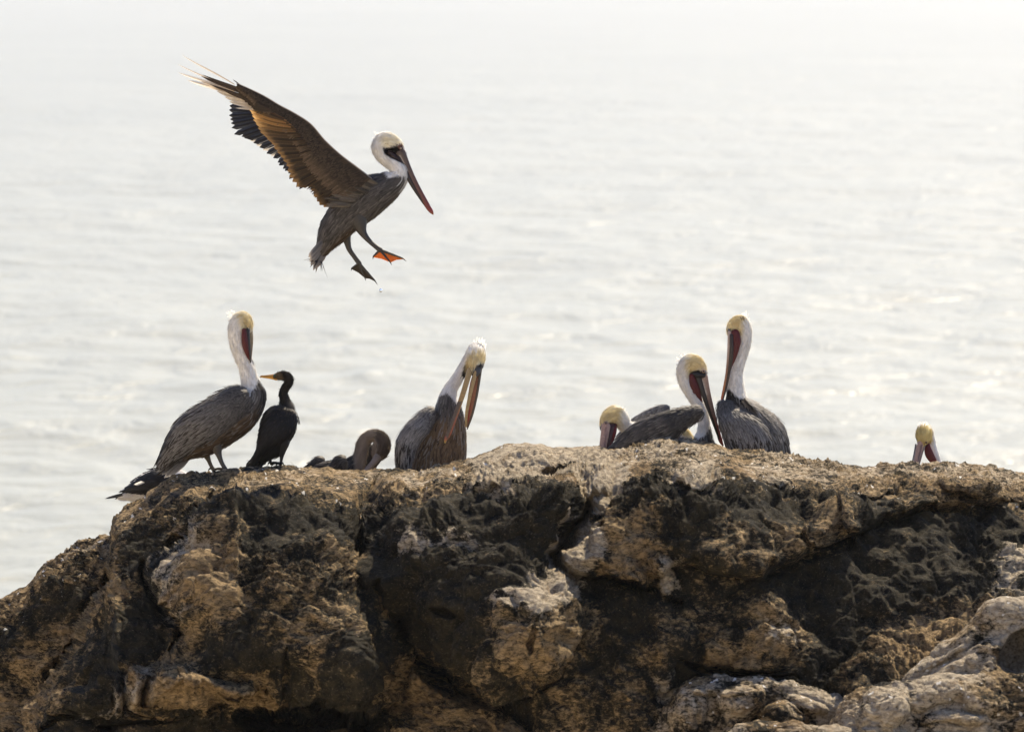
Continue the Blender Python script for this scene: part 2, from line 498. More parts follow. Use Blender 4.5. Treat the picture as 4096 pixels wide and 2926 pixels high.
def finish_rock(name, C, X, Y, S, back_rows, rough, label, pale_bias=0.0, masks=True):
    """C (nr,nc,3) camera-space base surface -> displaced mesh object"""
    du = np.gradient(C, axis=1)
    dv = np.gradient(C, axis=0)
    nrm = np.cross(du, dv)
    nrm /= np.linalg.norm(nrm, axis=-1, keepdims=True) + 1e-12
    flip = np.sign((nrm * np.array([0, 0.35, -1.0])).sum(-1, keepdims=True))
    nrm *= np.where(flip == 0, 1, np.median(flip))
    for _ in range(3):                              # smooth the directions so that steps do not grow spikes
        for ax in (0, 1):
            for k in (3, 7):
                p = np.pad(nrm, [(k, k) if i == ax else (0, 0) for i in range(3)], mode='edge')
                n0 = nrm.shape[ax]
                nrm = (np.take(p, range(n0), ax) + np.take(p, range(2 * k, 2 * k + n0), ax) + nrm) / 3
    nrm /= np.linalg.norm(nrm, axis=-1, keepdims=True) + 1e-12
    W = to_world(C)
    up = np.clip(nrm[..., 1], 0, 1)
    wp = np.stack([fbm(W * 1.7 + 9, 3, 41), fbm(W * 1.7 + 31, 3, 42), fbm(W * 1.7 + 57, 3, 43)], -1)
    q = W + wp * 0.16
    keep = 0.18 + 0.82 * sstep(10, 110, S)       # the crest line itself stays where it was drawn
    d = 0.15 * fbm(q * 1.5, 3, 1) * keep
    d += 0.06 * (fbm(q * np.array([3.0, 3.0, 3.6]), 3, 5, ridged=True) - 0.15) * (1 - 0.35 * up) * keep
    billow = np.abs(fbm(q * np.array([5.5, 5.5, 6.5]), 3, 12)) - 0.14
    d += 0.08 * billow * (0.35 + 0.65 * keep)
    d += 0.17 * (knobs(q * np.array([2.3, 2.3, 2.6]), 0.75) - 0.2) * 0.42 * keep + 0.10 * (knobs(q * 5.6 + 20, 0.7) - 0.3) * 0.6 * (0.4 + 0.6 * keep)
    d -= 0.06 * np.clip(fbm(q * 5.0, 3, 77) - 0.16, 0, None) * 2.5 * keep
    flute = fbm(q * np.array([11.0, 11.0, 3.0]), 4, 15, ridged=True) - 0.1
    crust = fbm(q * np.array([8.0, 8.0, 20.0]), 4, 18, ridged=True) - 0.1
    rough = rough * (0.35 + 1.15 * sstep(-0.22, 0.28, fbm(W * 1.7 + 40, 3, 88)))
    d += rough * (0.032 * flute * (1 - up) + 0.060 * crust * (0.1 + up) * (0.6 + 0.4 * keep))
    d += rough * (0.015 + 0.008 * up) * fbm(q * np.array([26.0, 26.0, 44.0]), 3, 22, ridged=True)
    d += rough * 0.007 * fbm(q * 70.0, 2, 27)
    C2 = C + nrm * d[..., None]
    n1 = fbm(W * 4.0, 4, 60)
    if masks:
        wx = fbm(W * 3.4 + 5, 5, 51, gain=.66) * 75
        wy = fbm(W * 3.4 + 15, 5, 52, gain=.66) * 75
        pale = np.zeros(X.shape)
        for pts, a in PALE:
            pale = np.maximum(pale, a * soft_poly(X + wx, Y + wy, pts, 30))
        tan = 0.04 + 0.50 * sstep(130, 30, S)  # extra tan near the crest, colour lifted to look sunlit
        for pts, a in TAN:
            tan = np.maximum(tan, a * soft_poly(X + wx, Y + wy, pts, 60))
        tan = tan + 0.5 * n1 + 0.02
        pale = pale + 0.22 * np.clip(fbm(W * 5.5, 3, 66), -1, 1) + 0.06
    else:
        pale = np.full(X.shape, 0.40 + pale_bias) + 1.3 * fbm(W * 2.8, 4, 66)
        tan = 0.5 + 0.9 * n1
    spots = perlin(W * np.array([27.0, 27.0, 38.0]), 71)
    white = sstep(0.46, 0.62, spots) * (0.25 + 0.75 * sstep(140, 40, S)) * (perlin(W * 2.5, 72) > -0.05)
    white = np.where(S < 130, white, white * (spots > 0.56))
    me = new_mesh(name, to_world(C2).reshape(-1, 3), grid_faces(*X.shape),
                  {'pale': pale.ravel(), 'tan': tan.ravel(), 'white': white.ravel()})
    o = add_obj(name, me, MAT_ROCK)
    o['kind'] = 'structure'
    o['label'] = label
    return o, C2

def build_main_rock():
    px = np.concatenate([np.linspace(-1500, -60, 40)[:-1], np.arange(-60, 2340, 2.4), np.linspace(2340, 3700, 40)])
    w = np.concatenate([np.arange(0, 70, 1.25), np.arange(70, 700, 2.4)])
    w = w / w[-1]
    cy, cd = crest_y(px), crest_d(px)
    # let the crest carry the rock's own raggedness
    bottom = 1715.0
    Y = cy[None, :] + w[:, None] * (np.maximum(bottom, cy + 120) - cy)[None, :]
    X = np.broadcast_to(px[None, :], Y.shape)
    S = Y - cy[None, :]
    ww = to_world(ray(X * K, Y * K, np.full(X.shape, 29.5)))
    wx = fbm(ww * 2.4 + 3, 4, 31) * 46
    wy = fbm(ww * 2.4 + 13, 4, 32) * 46
    fade = sstep(0, 60, S)
    Xw, Yw = X + wx * fade, Y + wy * fade
    g = slope_field(Xw, Yw, S)
    dY = np.diff(Y, axis=0)
    gi = np.concatenate([np.zeros((1, len(px))), np.cumsum(0.5 * (g[1:] + g[:-1]) * dY, axis=0)])
    D = cd[None, :] - gi * 29.5 / F2
    h = np.zeros(X.shape)
    groove = sstep(-0.08, 0.22, fbm(ww * 2.1 + 77, 3, 95))
    for pts, hh, e in DOMES:
        sd = poly_sd(Xw, Yw, pts)
        t = np.clip(sd / e, 0, 1)
        h += 2.1 * hh * np.sqrt(np.clip(1 - (1 - t) ** 2, 0, 1))
        h -= (0.55 * hh if hh < .3 else 0.42) * np.exp(-(sd / 9.0) ** 2) * sstep(20, 80, S) * groove
    for (cx, cyy, rx, ry, rot, dep) in HOLES:
        h -= bump(Xw, Yw, cx, cyy, rx, ry, rot, dep, 0.45)
    base = h[0][None, :]
    D = D - (h - base * np.exp(-S / 160.0)) * sstep(-5, 45, S)
    C = ray(X * K, Y * K, D)
    global MAIN
    MAIN = (X, Y, D)
    # behind the crest
    b = np.array([3.6, 3.2, 2.8, 2.5, 2.2, 1.9, 1.6, 1.35, 1.1, .9, .75, .62, .5, .4, .32, .25, .19, .14, .1, .07, .045, .025, .01])
    back = np.stack([behind_crest(px, np.full(px.shape, v)) for v in b])
    sea_row = back[0].copy()
    sea_row[..., 1] -= 13.0
    sea_row[..., 2] += 2.0
    # down to the water in front
    low = C[-1][None].repeat(8, 0).copy()
    t = np.linspace(0.12, 1, 8)[:, None]
    low[..., 1] -= t * 11.0
    low[..., 2] -= t * 2.5
    C = np.concatenate([sea_row[None], back, C, low])
    nb, nl = len(b) + 1, 8
    def ext(a, lo, hi):
        return np.concatenate([np.repeat(lo[None], nb, 0), a, np.repeat(hi[None], nl, 0)])
    Xe, Ye = ext(X, X[0], X[-1]), ext(Y, Y[0], Y[-1])
    Se = ext(S, S[0], S[-1])
    return finish_rock('rock_outcrop', C, Xe, Ye, Se, nb, 1.0, 'big weathered sea rock, dark below and pale along its sunlit crest')

def main_depth(px, py):
    X, Y, D = MAIN
    j = int(np.argmin(np.abs(X[0] - px)))
    return float(np.interp(py, Y[:, j], D[:, j]))

def build_ledge(name, crest, d0, slope, bottom, label, lobes=(), w=26.0, pale=0.0, step=2.4, rough=1.0):
    """a smaller outcrop in front of the main rock: own crest line, rounded top, steep face"""
    crest = np.array(crest, float)
    px = np.arange(crest[0, 0], crest[-1, 0] + 1, step)
    cy = np.interp(px, crest[:, 0], crest[:, 1])
    wv = np.concatenate([np.arange(0, 40, 1.3), np.arange(40, 330, 2.6)])
    wv = wv / wv[-1]
    Y = cy[None, :] + wv[:, None] * (np.maximum(bottom, cy + 30) - cy)[None, :]
    X = np.broadcast_to(px[None, :], Y.shape)
    S = Y - cy[None, :]
    ww = to_world(ray(X * K, Y * K, np.full(X.shape, d0)))
    Xw = X + fbm(ww * 3 + 3, 3, 33) * 40
    Yw = Y + fbm(ww * 3 + 13, 3, 34) * 40
    g = slope + 2.6 * np.exp(-(S / w) ** 2) + 1.4 * np.exp(-S / (w * .25))
    h = np.zeros(X.shape)
    for (cx, cyy, rx, ry, rot, hh) in lobes:
        h += bump(Xw, Yw, cx, cyy, rx, ry, rot, hh, 0.6)
    dY = np.diff(Y, axis=0)
    gi = np.concatenate([np.zeros((1, len(px))), np.cumsum(0.5 * (g[1:] + g[:-1]) * dY, axis=0)])
    D = d0 - gi * d0 / F2 - h * sstep(0, 30, S)
    C = ray(X * K, Y * K, D)
    b = np.array([0.9, .7, .5, .35, .24, .15, .09, .05, .02])
    back = np.repeat(C[0][None], len(b), 0).copy()
    dr = 0.16 * b + 0.12 * (1 - np.exp(-(b / .2) ** 2)) + 0.9 * b * b
    back[..., 2] += b[:, None]
    back[..., 1] -= dr[:, None]
    low = C[-1][None].repeat(5, 0).copy()
    t = np.linspace(0.2, 1, 5)[:, None]
    low[..., 1] -= t * 9.0
    low[..., 2] -= t * 1.5
    C = np.concatenate([back, C, low])
    ext = lambda a: np.concatenate([np.repeat(a[0][None], len(b), 0), a, np.repeat(a[-1][None], 5, 0)])
    return finish_rock(name, C, ext(X), ext(Y), ext(S), len(b), rough, label, pale, masks=False)

MAT_ROCK = rock_material()
ROCK, ROCK_C = build_main_rock()
D_SLAB = min(main_depth(2030, 1490), main_depth(2200, 1400)) - 0.05
D_A = min(main_depth(1560, 1515), main_depth(1750, 1515)) - 0.15
D_B = min(D_SLAB, main_depth(1960, 1530), D_A) - 0.35
D_C = min(D_A, D_B) - 0.25
build_ledge('rock_slab', [(1985,1560),(2000,1503),(2050,1466),(2120,1412),(2165,1365),(2190,1338),(2220,1322),(2273,1319),(2420,1300),(2700,1330)], D_SLAB, 0.75, 1740,
    'pale leaning rock slab at the right edge below the crest', [(2262,1440,60,34,-35,-0.4), (2110,1440,90,22,-38,0.07)], 12, 0.3, rough=0.35)
build_ledge('rock_ledge', [(1395,1760),(1430,1640),(1462,1590),(1490,1555),(1515,1520),(1545,1502),(1580,1497),(1640,1502),(1700,1503),(1760,1514),(1800,1526),(1860,1545),(1910,1552),(1960,1560),(2060,1575),(2200,1640)], D_A, 0.4, 1760,
    'pale crusted rock ledge along the bottom of the picture, left of the taller ledge', [(1640,1560,50,48,0,0.14), (1530,1570,40,60,20,0.10), (1740,1590,60,26,0,0.12), (1600,1530,60,16,0,0.06), (1790,1560,50,18,5,0.08)], 14, 0.12, rough=0.5)
build_ledge('rock_ledge', [(1830,1640),(1850,1580),(1880,1545),(1930,1522),(2000,1511),(2100,1507),(2180,1492),(2273,1497),(2450,1480),(2700,1500)], D_B, 0.7, 1760,
    'pale knobbly rock ledge filling the bottom right corner', [(1960,1575,50,60,25,0.14), (2070,1540,70,26,-10,0.08), (2190,1545,60,40,0,0.09), (2120,1590,80,16,0,0.10)], 14, 0.12, rough=0.5)
build_ledge('rock_ledge', [(1500,1740),(1560,1680),(1600,1640),(1640,1612),(1690,1600),(1760,1598),(1830,1606),(1890,1618),(1960,1640),(2050,1700)], D_C, 0.5, 1790,
    'low pale rock lip at the bottom edge beneath the long ledge', [], 12, 0.12, rough=0.5)

# ---------------------------------------------------------------- unseen sandy land added to bounce sunlight onto the shaded sides
def build_bounce_bluff():
    prof = [(24.0, -1.0), (21.5, 0.6), (17.0, 2.2), (12.0, 6.0), (7.0, 10.0), (4.0, 11.9), (2.0, 12.3), (-6.0, 12.5), (-20.0, 15.0), (-60.0, 27.0), (-110.0, 36.0), (-220.0, 40.0)]
    ys = np.interp(np.linspace(0, 1, 90), np.linspace(0, 1, len(prof)), [p[0] for p in prof])
    zs = np.interp(np.linspace(0, 1, 90), np.linspace(0, 1, len(prof)), [p[1] for p in prof])
    xs = np.concatenate([-np.geomspace(8, 260, 30)[::-1], np.linspace(-7, 7, 15), np.geomspace(8, 260, 30)])
    Y, X = np.meshgrid(ys, xs, indexing='ij')
    Z = np.broadcast_to(zs[:, None], X.shape).copy()
    # higher and further forward on the left, so the bounced light comes from there
    Y = Y + 22.0 * sstep(-9, -45, X) - 40.0 * sstep(7, 45, X)
    Z = np.where(Z > 0.5, Z * (1 + 0.45 * sstep(-9, -45, X) - 0.6 * sstep(7, 45, X)), Z)
    p = np.stack([X, Y, Z], -1)
    Z += fbm(p * 0.12, 4, 91) * np.clip(np.abs(Y) * 0.06, 0.3, 3.0) * (Z > 0.5) * sstep(0, 6, np.hypot(X, Y) - 2)
    N = NT('bounce_bluff_soil')
    co = N.n('TexCoord').outputs['Object']
    pr = N.n('BsdfPrincipled', Roughness=0.9)
    N.set(pr, 'Base Color', N.mix(N.noise(co, 0.6, 6, 0.6), (0.42, 0.36, 0.27), (0.54, 0.475, 0.375)))
    N.surface(pr.outputs[0])
    o = add_obj('bounce_bluff', new_mesh('bounce_bluff', np.stack([X, Y, Z], -1).reshape(-1, 3), grid_faces(*X.shape)), N.m)
    o['kind'] = 'structure'
    o['label'] = 'unseen pale sandy slope added behind the viewpoint to bounce sunlight'
build_bounce_bluff()

# ---------------------------------------------------------------- bird materials
def plumage_material(name, trans, rough, streak=0.35):
    N = NT(name)
    c = N.attr('Col').outputs['Color']
    co = N.n('TexCoord').outputs['Object']
    n = N.noise(co, 160.0, 3, 0.6)
    c2 = N.mix(1.0, c, N.ramp(n, [(0.3, 1.0 - streak), (0.7, 1.0 + streak * 0.4)]), 'MULTIPLY')
    p = N.n('BsdfPrincipled', Roughness=rough)
    p.inputs['Specular IOR Level'].default_value = 0.3
    N.set(p, 'Base Color', c2)
    t = N.n('BsdfTranslucent')
    N.set(t, 'Color', c2)
    m = N.n('MixShader')
    m.inputs[0].default_value = trans
    N.t.links.new(p.outputs[0], m.inputs[1])
    N.t.links.new(t.outputs[0], m.inputs[2])
    N.surface(m.outputs[0])
    return N.m
def skin_material(name, rough, trans=0.0):
    N = NT(name)
    c = N.attr('Col').outputs['Color']
    co = N.n('TexCoord').outputs['Object']
    n = N.noise(co, 90.0, 4, 0.6)
    c2 = N.mix(1.0, c, N.ramp(n, [(0.3, 0.72), (0.7, 1.1)]), 'MULTIPLY')
    b = N.n('Bump', Strength=0.25, Distance=0.003)
    N.set(b, 'Height', n)
    p = N.n('BsdfPrincipled', Roughness=rough)
    p.inputs['Specular IOR Level'].default_value = 0.35
    N.set(p, 'Base Color', c2)
    N.set(p, 'Normal', b.outputs[0])
    s = p.outputs[0]
    if trans:
        t = N.n('BsdfTranslucent')
        N.set(t, 'Color', c2)
        m = N.n('MixShader')
        m.inputs[0].default_value = trans
        N.t.links.new(s, m.inputs[1])
        N.t.links.new(t.outputs[0], m.inputs[2])
        s = m.outputs[0]
    N.surface(s)
    return N.m
MAT_PLUME = plumage_material('plumage', 0.12, 0.75, 0.16)
MAT_DOWN = plumage_material('white_down', 0.58, 0.8, 0.12)
MAT_FEATHER = plumage_material('body_feather', 0.22, 0.6)
MAT_VANE = plumage_material('flight_feather_vane', 0.42, 0.5, 0.2)
MAT_BILL = skin_material('bill_horn', 0.38)
MAT_POUCH = skin_material('pouch_skin', 0.5, 0.18)
MAT_LEG = skin_material('leg_skin', 0.55)
MAT_WEB = skin_material('foot_web', 0.5, 0.5)
def eye_material():
    N = NT('eye_gloss')
    p = N.n('BsdfPrincipled', Roughness=0.12)
    N.set(p, 'Base Color', N.attr('Col').outputs['Color'])
    N.surface(p.outputs[0])
    return N.m
MAT_EYE = eye_material()

WHITE, YELLOW = (0.93, 0.91, 0.86), (0.86, 0.74, 0.44)
BROWN, DARK, BELLY = (0.135, 0.121, 0.106), (0.026, 0.021, 0.017), (0.125, 0.082, 0.046)
SILVER = (0.42, 0.39, 0.345)
POUCH_RED, BILL_PINK, BILL_RED, OLIVE = (0.115, 0.016, 0.014), (0.50, 0.31, 0.215), (0.36, 0.06, 0.03), (0.30, 0.19, 0.07)

# ---------------------------------------------------------------- lofted bodies and feathered surfaces
def spline(pts, n):
    """smooth resampling of an (m,k) array of control rows, spaced by chord length of the first 3 columns"""
    pts = np.asarray(pts, float)
    d = np.linalg.norm(np.diff(pts[:, :3], axis=0), axis=1)
    t = np.concatenate([[0], np.cumsum(np.maximum(d, 1e-6))])
    m = np.gradient(pts, t, axis=0) if len(pts) > 2 else np.repeat((pts[1:] - pts[:1]) / t[-1], 2, 0)
    q = np.linspace(0, t[-1], n)
    i = np.clip(np.searchsorted(t, q, 'right') - 1, 0, len(t) - 2)
    h = (t[i + 1] - t[i])[:, None]
    s = ((q - t[i]) / (t[i + 1] - t[i]))[:, None]
    return ((2*s**3 - 3*s**2 + 1) * pts[i] + (s**3 - 2*s**2 + s) * h * m[i]
            + (-2*s**3 + 3*s**2) * pts[i + 1] + (s**3 - s**2) * h * m[i + 1])

def frames(P):
    T = np.gradient(P, axis=0)
    T /= np.linalg.norm(T, axis=1, keepdims=True) + 1e-12
    W = np.array([0, 0, 1.0])
    B = np.zeros_like(P)
    b = W - W.dot(T[0]) * T[0]
    if np.linalg.norm(b) < 0.2:
        b = np.array([0, 1.0, 0]) - T[0][1] * T[0]
    B[0] = b / np.linalg.norm(b)
    for i in range(1, len(P)):
        b = B[i - 1] - B[i - 1].dot(T[i]) * T[i]
        B[i] = b / (np.linalg.norm(b) + 1e-12)
    return T, np.cross(T, B), B

class Surf:
    """a regular grid of points that feathers can be laid on: u runs along the feathers, v across"""
    def __init__(self, G, wrap):
        self.G, self.wrap = G, wrap
        Gp = np.concatenate([G[:, -1:], G, G[:, :1]], 1) if wrap else G
        du = np.gradient(Gp, axis=0)
        dv = np.gradient(Gp, axis=1)
        n = np.cross(du, dv)
        n /= np.linalg.norm(n, axis=-1, keepdims=True) + 1e-12
        self.N = n[:, 1:-1] if wrap else n
        self.area = np.linalg.norm(np.cross(du, dv), axis=-1)
        if wrap:
            self.area = self.area[:, 1:-1]
    def _get(self, A, u, v):
        nu, nv = A.shape[:2]
        x = np.clip(u, 0, 1) * (nu - 1)
        i = np.clip(x.astype(int), 0, nu - 2)
        fx = (x - i)[..., None]
        if self.wrap:
            y = (v % 1.0) * nv
            j = y.astype(int) % nv
            j1 = (j + 1) % nv
            fy = (y - np.floor(y))[..., None]
        else:
            y = np.clip(v, 0, 1) * (nv - 1)
            j = np.clip(y.astype(int), 0, nv - 2)
            j1 = j + 1
            fy = (y - j)[..., None]
        return ((1-fx)*(1-fy)*A[i, j] + fx*(1-fy)*A[i+1, j] + (1-fx)*fy*A[i, j1] + fx*fy*A[i+1, j1])
    def pos(self, u, v):
        p = self._get(self.G, u, v)
        e = 0.02
        over = np.clip(u - 1, 0, None)[..., None]
        under = np.clip(-u, 0, None)[..., None]
        if over.any():
            p = p + over * (self._get(self.G, np.ones_like(u), v) - self._get(self.G, np.ones_like(u) - e, v)) / e
        if under.any():
            p = p + under * (self._get(self.G, np.zeros_like(u), v) - self._get(self.G, np.zeros_like(u) + e, v)) / e
        return p
    def nor(self, u, v):
        n = self._get(self.N, u, v)
        return n / (np.linalg.norm(n, axis=-1, keepdims=True) + 1e-12)
    def scatter(self, n, rng, weight=None):
        w = self.area.copy()
        if weight is not None:
            w = w * weight
        nu, nv = w.shape
        p = (w / w.sum()).ravel()
        k = rng.choice(len(p), n, p=p)
        u = (k // nv + rng.rand(n) - 0.5) / (nu - 1)
        v = (k % nv + rng.rand(n) - 0.5) / (nv if self.wrap else nv - 1)
        return np.clip(u, 0, 1), v if self.wrap else np.clip(v, 0, 1)

TK = np.array([0, .3, .62, .86, 1.0])
WK = np.array([.5, .95, 1.0, .72, .12])
def lay_feathers(S, u, v, du, width, colr, lift=0.004, base=0.0015, dv=0.0, edge=0.75, tip=None, outward=1.0, jit=0.0, rng=None, center=1.0):
    """overlapping feathers hugging surface S. du: length in u (array), width in metres, colr (n,3)"""
    n = len(u)
    nk = len(TK)
    du, width, lift, dv = (np.broadcast_to(np.asarray(a, float), (n,)) for a in (du, width, lift, dv))
    uu = u[:, None] + du[:, None] * TK
    vv = v[:, None] + dv[:, None] * TK
    P = S.pos(uu, vv)
    Nn = S.nor(np.clip(uu, 0, 1), vv) * outward
    T = np.gradient(P, axis=1)
    T /= np.linalg.norm(T, axis=-1, keepdims=True) + 1e-12
    side = np.cross(Nn, T)
    side /= np.linalg.norm(side, axis=-1, keepdims=True) + 1e-12
    w = width[:, None] * 0.5 * WK
    bl = np.broadcast_to(np.asarray(base, float), (n,)) + (rng.rand(n) * 0.0025 if rng is not None else np.zeros(n))
    up = bl[:, None] + lift[:, None] * TK ** 1.5
    V = np.zeros((n, nk, 3, 3))
    for j, a in enumerate((-1, 0, 1)):
        V[:, :, j] = P + side * (a * w)[..., None] + Nn * (up + (0.12 * width[:, None] if a == 0 else 0.0))[..., None]
    C = np.zeros((n, nk, 3, 3))
    for j in range(3):
        f = center if j == 1 else edge
        C[:, :, j] = colr[:, None, :] * f
    if tip is not None:
        tc = np.asarray(tip, float)
        tc = tc[None, None, None, :] if tc.ndim == 1 else tc[:, None, None, :]
        k = (np.clip((TK - 0.55) / 0.45, 0, 1) ** 1.5)[None, :, None, None]
        C = C * (1 - k) + tc * k
    f1 = grid_faces(nk, 3)
    F = (f1[None] + (np.arange(n) * nk * 3)[:, None, None]).reshape(-1, 4)
    return V.reshape(-1, 3), F, C.reshape(-1, 3)

def blade(p0, p1, width, c0, c1, nrm=(0, 0, -1), bend=0.0, camber=0.12, nseg=9, shaft=None, taper=0.5, edgec=None, sweep=0.0):
    """one flight feather: a cambered vane from quill p0 to tip p1 with a raised shaft (camera-space)"""
    p0, p1 = np.asarray(p0, float), np.asarray(p1, float)
    t = np.linspace(0, 1, nseg)
    ax = p1 - p0
    L = np.linalg.norm(ax)
    ax = ax / L
    nrm = np.asarray(nrm, float)
    nrm = nrm - nrm.dot(ax) * ax
    nrm /= np.linalg.norm(nrm)
    sd = np.cross(nrm, ax)
    c = p0 + ax * (t * L)[:, None] + sd * (bend * L * np.sin(t * math.pi * 0.5) ** 2)[:, None] + sd * (sweep * L * 4 * t * (1 - t))[:, None]
    w = width * 0.5 * np.clip((0.45 + 1.3 * t), 0, 1) * np.where(t > taper, np.sqrt(np.clip(1 - ((t - taper) / (1.0001 - taper)) ** 2.2, 0.004, 1)), 1)
    xs = np.array([-1, -.88, -.45, -.07, 0, .07, .45, .88, 1])
    hs = np.array([0, .2, .72, .95, 1.35, .95, .72, .2, 0]) * camber * width
    V = c[:, None] + sd * (w[:, None] * xs)[..., None] + nrm * (hs * (w / (width * 0.5))[:, None])[..., None]
    cc = np.asarray(c0)[None] * (1 - t[:, None]) + np.asarray(c1)[None] * t[:, None]
    C = np.repeat(cc[:, None], 9, 1)
    if shaft is not None:
        C[:, 3:6] = np.asarray(shaft)
    if edgec is not None:
        C[:, 0] = C[:, 8] = np.asarray(edgec)
        C[-1] = np.asarray(edgec)
        C[-2] = 0.5 * C[-2] + 0.5 * np.asarray(edgec)
    return V.reshape(-1, 3), grid_faces(nseg, 9), C.reshape(-1, 3)

def join(parts):
    vs, fs, cs, o = [], [], [], 0
    for v, f, c in parts:
        vs.append(v)
        fs.append(np.asarray(f) + o)
        cs.append(c)
        o += len(v)
    tri = [f for f in fs if f.shape[1] == 3]
    quad = [f for f in fs if f.shape[1] == 4]
    F = ([np.concatenate(quad)] if quad else []) + ([np.concatenate(tri)] if tri else [])
    return np.concatenate(vs), F, np.concatenate(cs)

class Bird:
    def __init__(self, name, label, cat, d0, zoom, base, group=None):
        self.x0, self.y0, self.k = zoom
        self.d0 = d0
        self.rng = np.random.RandomState(abs(hash(label)) % 1 + len(label) * 131 + int(zoom[0]))
        self.base_c = self.pt(*base)
        self.base = to_world(self.base_c)
        self.root = bpy.data.objects.new(name, None)
        col.objects.link(self.root)
        self.root.location = self.base
        self.root['label'] = label
        self.root['category'] = cat
        if group:
            self.root['group'] = group
    def pt(self, zx, zy, off=0.0):
        return ray(self.x0 + np.asarray(zx, float) * self.k, self.y0 + np.asarray(zy, float) * self.k, self.d0 + off)
    def m(self, r):                       # zoomed pixels -> metres
        return r * self.k * self.d0 / FPX
    def zxy(self, C):                     # camera-space -> zoomed pixels
        px = 2048 + C[..., 0] / C[..., 2] * FPX
        py = 1463 - C[..., 1] / C[..., 2] * FPX
        return (px - self.x0) / self.k, (py - self.y0) / self.k
    def add(self, name, data, mat, parent=None, kind=None, label=None):
        v, f, c = data
        o = add_obj(name, new_mesh(name, to_world(v) - self.base, f, {'Col': np.clip(c, 0, 1)}), mat, parent or self.root)
        if kind:
            o['kind'] = kind
        if label:
            o['label'] = label
        return o
    def paint(self, C, base, zones):
        zx, zy = self.zxy(C)
        c = np.broadcast_to(np.asarray(base, float), C.shape).copy()
        for pts, colr, e in zones:
            a = sstep(-e, e, poly_sd(zx, zy, pts))[..., None]
            c = c * (1 - a) + np.asarray(colr) * a
        return c
    def rings(self, pts, n=90, nv=28, cap=True):
        """control rows (zx, zy, r[, depth offset m[, depth ratio]]) -> ring grid"""
        rows = []
        for p in pts:
            p = list(p) + [0.0, 1.0][len(p) - 3:] if len(p) < 5 else list(p)
            c = self.pt(p[0], p[1], p[3])
            rows.append([*c, self.m(p[2]), self.m(p[2]) * p[4]])
        q = spline(rows, n)
        q[:, 3:] = np.maximum(q[:, 3:], 0.0008)
        P, r, rd = q[:, :3], q[:, 3], q[:, 4]
        if cap:
            def ext(i, sgn):
                d = P[i] - P[i + (1 if i == 0 else -1)]
                d = d / np.linalg.norm(d)
                return [(P[i] + d * r[i] * a, r[i] * b, rd[i] * b) for a, b in ((.45, .89), (.78, .62), (.95, .3), (1.0, .03))]
            e0, e1 = ext(0, -1)[::-1], ext(len(P) - 1, 1)
            P = np.array([e[0] for e in e0] + list(P) + [e[0] for e in e1])
            r = np.array([e[1] for e in e0] + list(r) + [e[1] for e in e1])
            rd = np.array([e[2] for e in e0] + list(rd) + [e[2] for e in e1])
        T, N, B = frames(P)
        th = np.linspace(0, 2 * math.pi, nv, endpoint=False)
        return P[:, None] + (r[:, None] * np.cos(th))[..., None] * N[:, None] + (rd[:, None] * np.sin(th))[..., None] * B[:, None]
    def loft(self, name, pts, colr, mat, parent=None, zones=(), n=40, nv=16, grad=None, label=None, kind=None):
        G = self.rings(pts, n, nv)
        C = self.paint(G, colr, zones)
        if grad is not None:             # [(t, colour)] along the loft
            t = np.linspace(0, 1, len(G))
            C = np.stack([np.interp(t, [g[0] for g in grad], [g[1][i] for g in grad]) for i in range(3)], -1)[:, None].repeat(nv, 1)
            if zones:
                zx, zy = self.zxy(G)
                for pp, cc, e in zones:
                    a = sstep(-e, e, poly_sd(zx, zy, pp))[..., None]
                    C = C * (1 - a) + np.asarray(cc) * a
        return self.add(name, (G.reshape(-1, 3), grid_faces(len(G), nv, True), C.reshape(-1, 3)), mat, parent, kind, label)
    def body(self, pts, base, zones, down, n=150, nv=44, nf=1700, flen=0.055, fw=0.011, nd=3000, fzones=None, streak=SILVER, streak_amt=0.5, down_len=0.022, down_lift=0.014):
        """one continuous torso-neck-head mesh (control rows run tail to bill), with body feathers and short down.
        down: polygon (zoomed px) inside which the plumage is short down rather than feathers"""
        G = self.rings(pts, n, nv)
        C = self.paint(G, base, zones)
        o = self.add('body', (G.reshape(-1, 3), grid_faces(len(G), nv, True), C.reshape(-1, 3)), MAT_PLUME)
        S = Surf(G, True)
        zx, zy = self.zxy(G)
        ind = sstep(-6, 6, poly_sd(zx, zy, down)) if down else np.zeros(zx.shape)
        ctr = G.mean(1, keepdims=True)
        outw = np.sign(((G - ctr) * S.N).sum(-1).mean())
        length = np.linalg.norm(np.diff(ctr[:, 0], axis=0), axis=1).sum()
        rng = self.rng
        if nf:
            u, v = S.scatter(nf, rng, 1 - ind)
            p = S.pos(u, v)
            c = self.paint(p, base, zones)
            k = rng.rand(nf)[:, None]
            a = (k > 0.62) * streak_amt * rng.rand(nf)[:, None]
            c = c * (0.38 + 0.95 * rng.rand(nf)[:, None]) * (1 - a) + np.asarray(streak) * a
            L = flen * (0.6 + 0.7 * rng.rand(nf)) / length
            d = lay_feathers(S, u, v, -L, fw * (0.7 + 0.6 * rng.rand(nf)), c, lift=0.007 * rng.rand(nf), dv=(rng.rand(nf) - .5) * 0.03, edge=0.62, outward=outw, rng=rng, center=1.25)
            self.add('body_feathers', d, MAT_FEATHER, o, 'stuff')
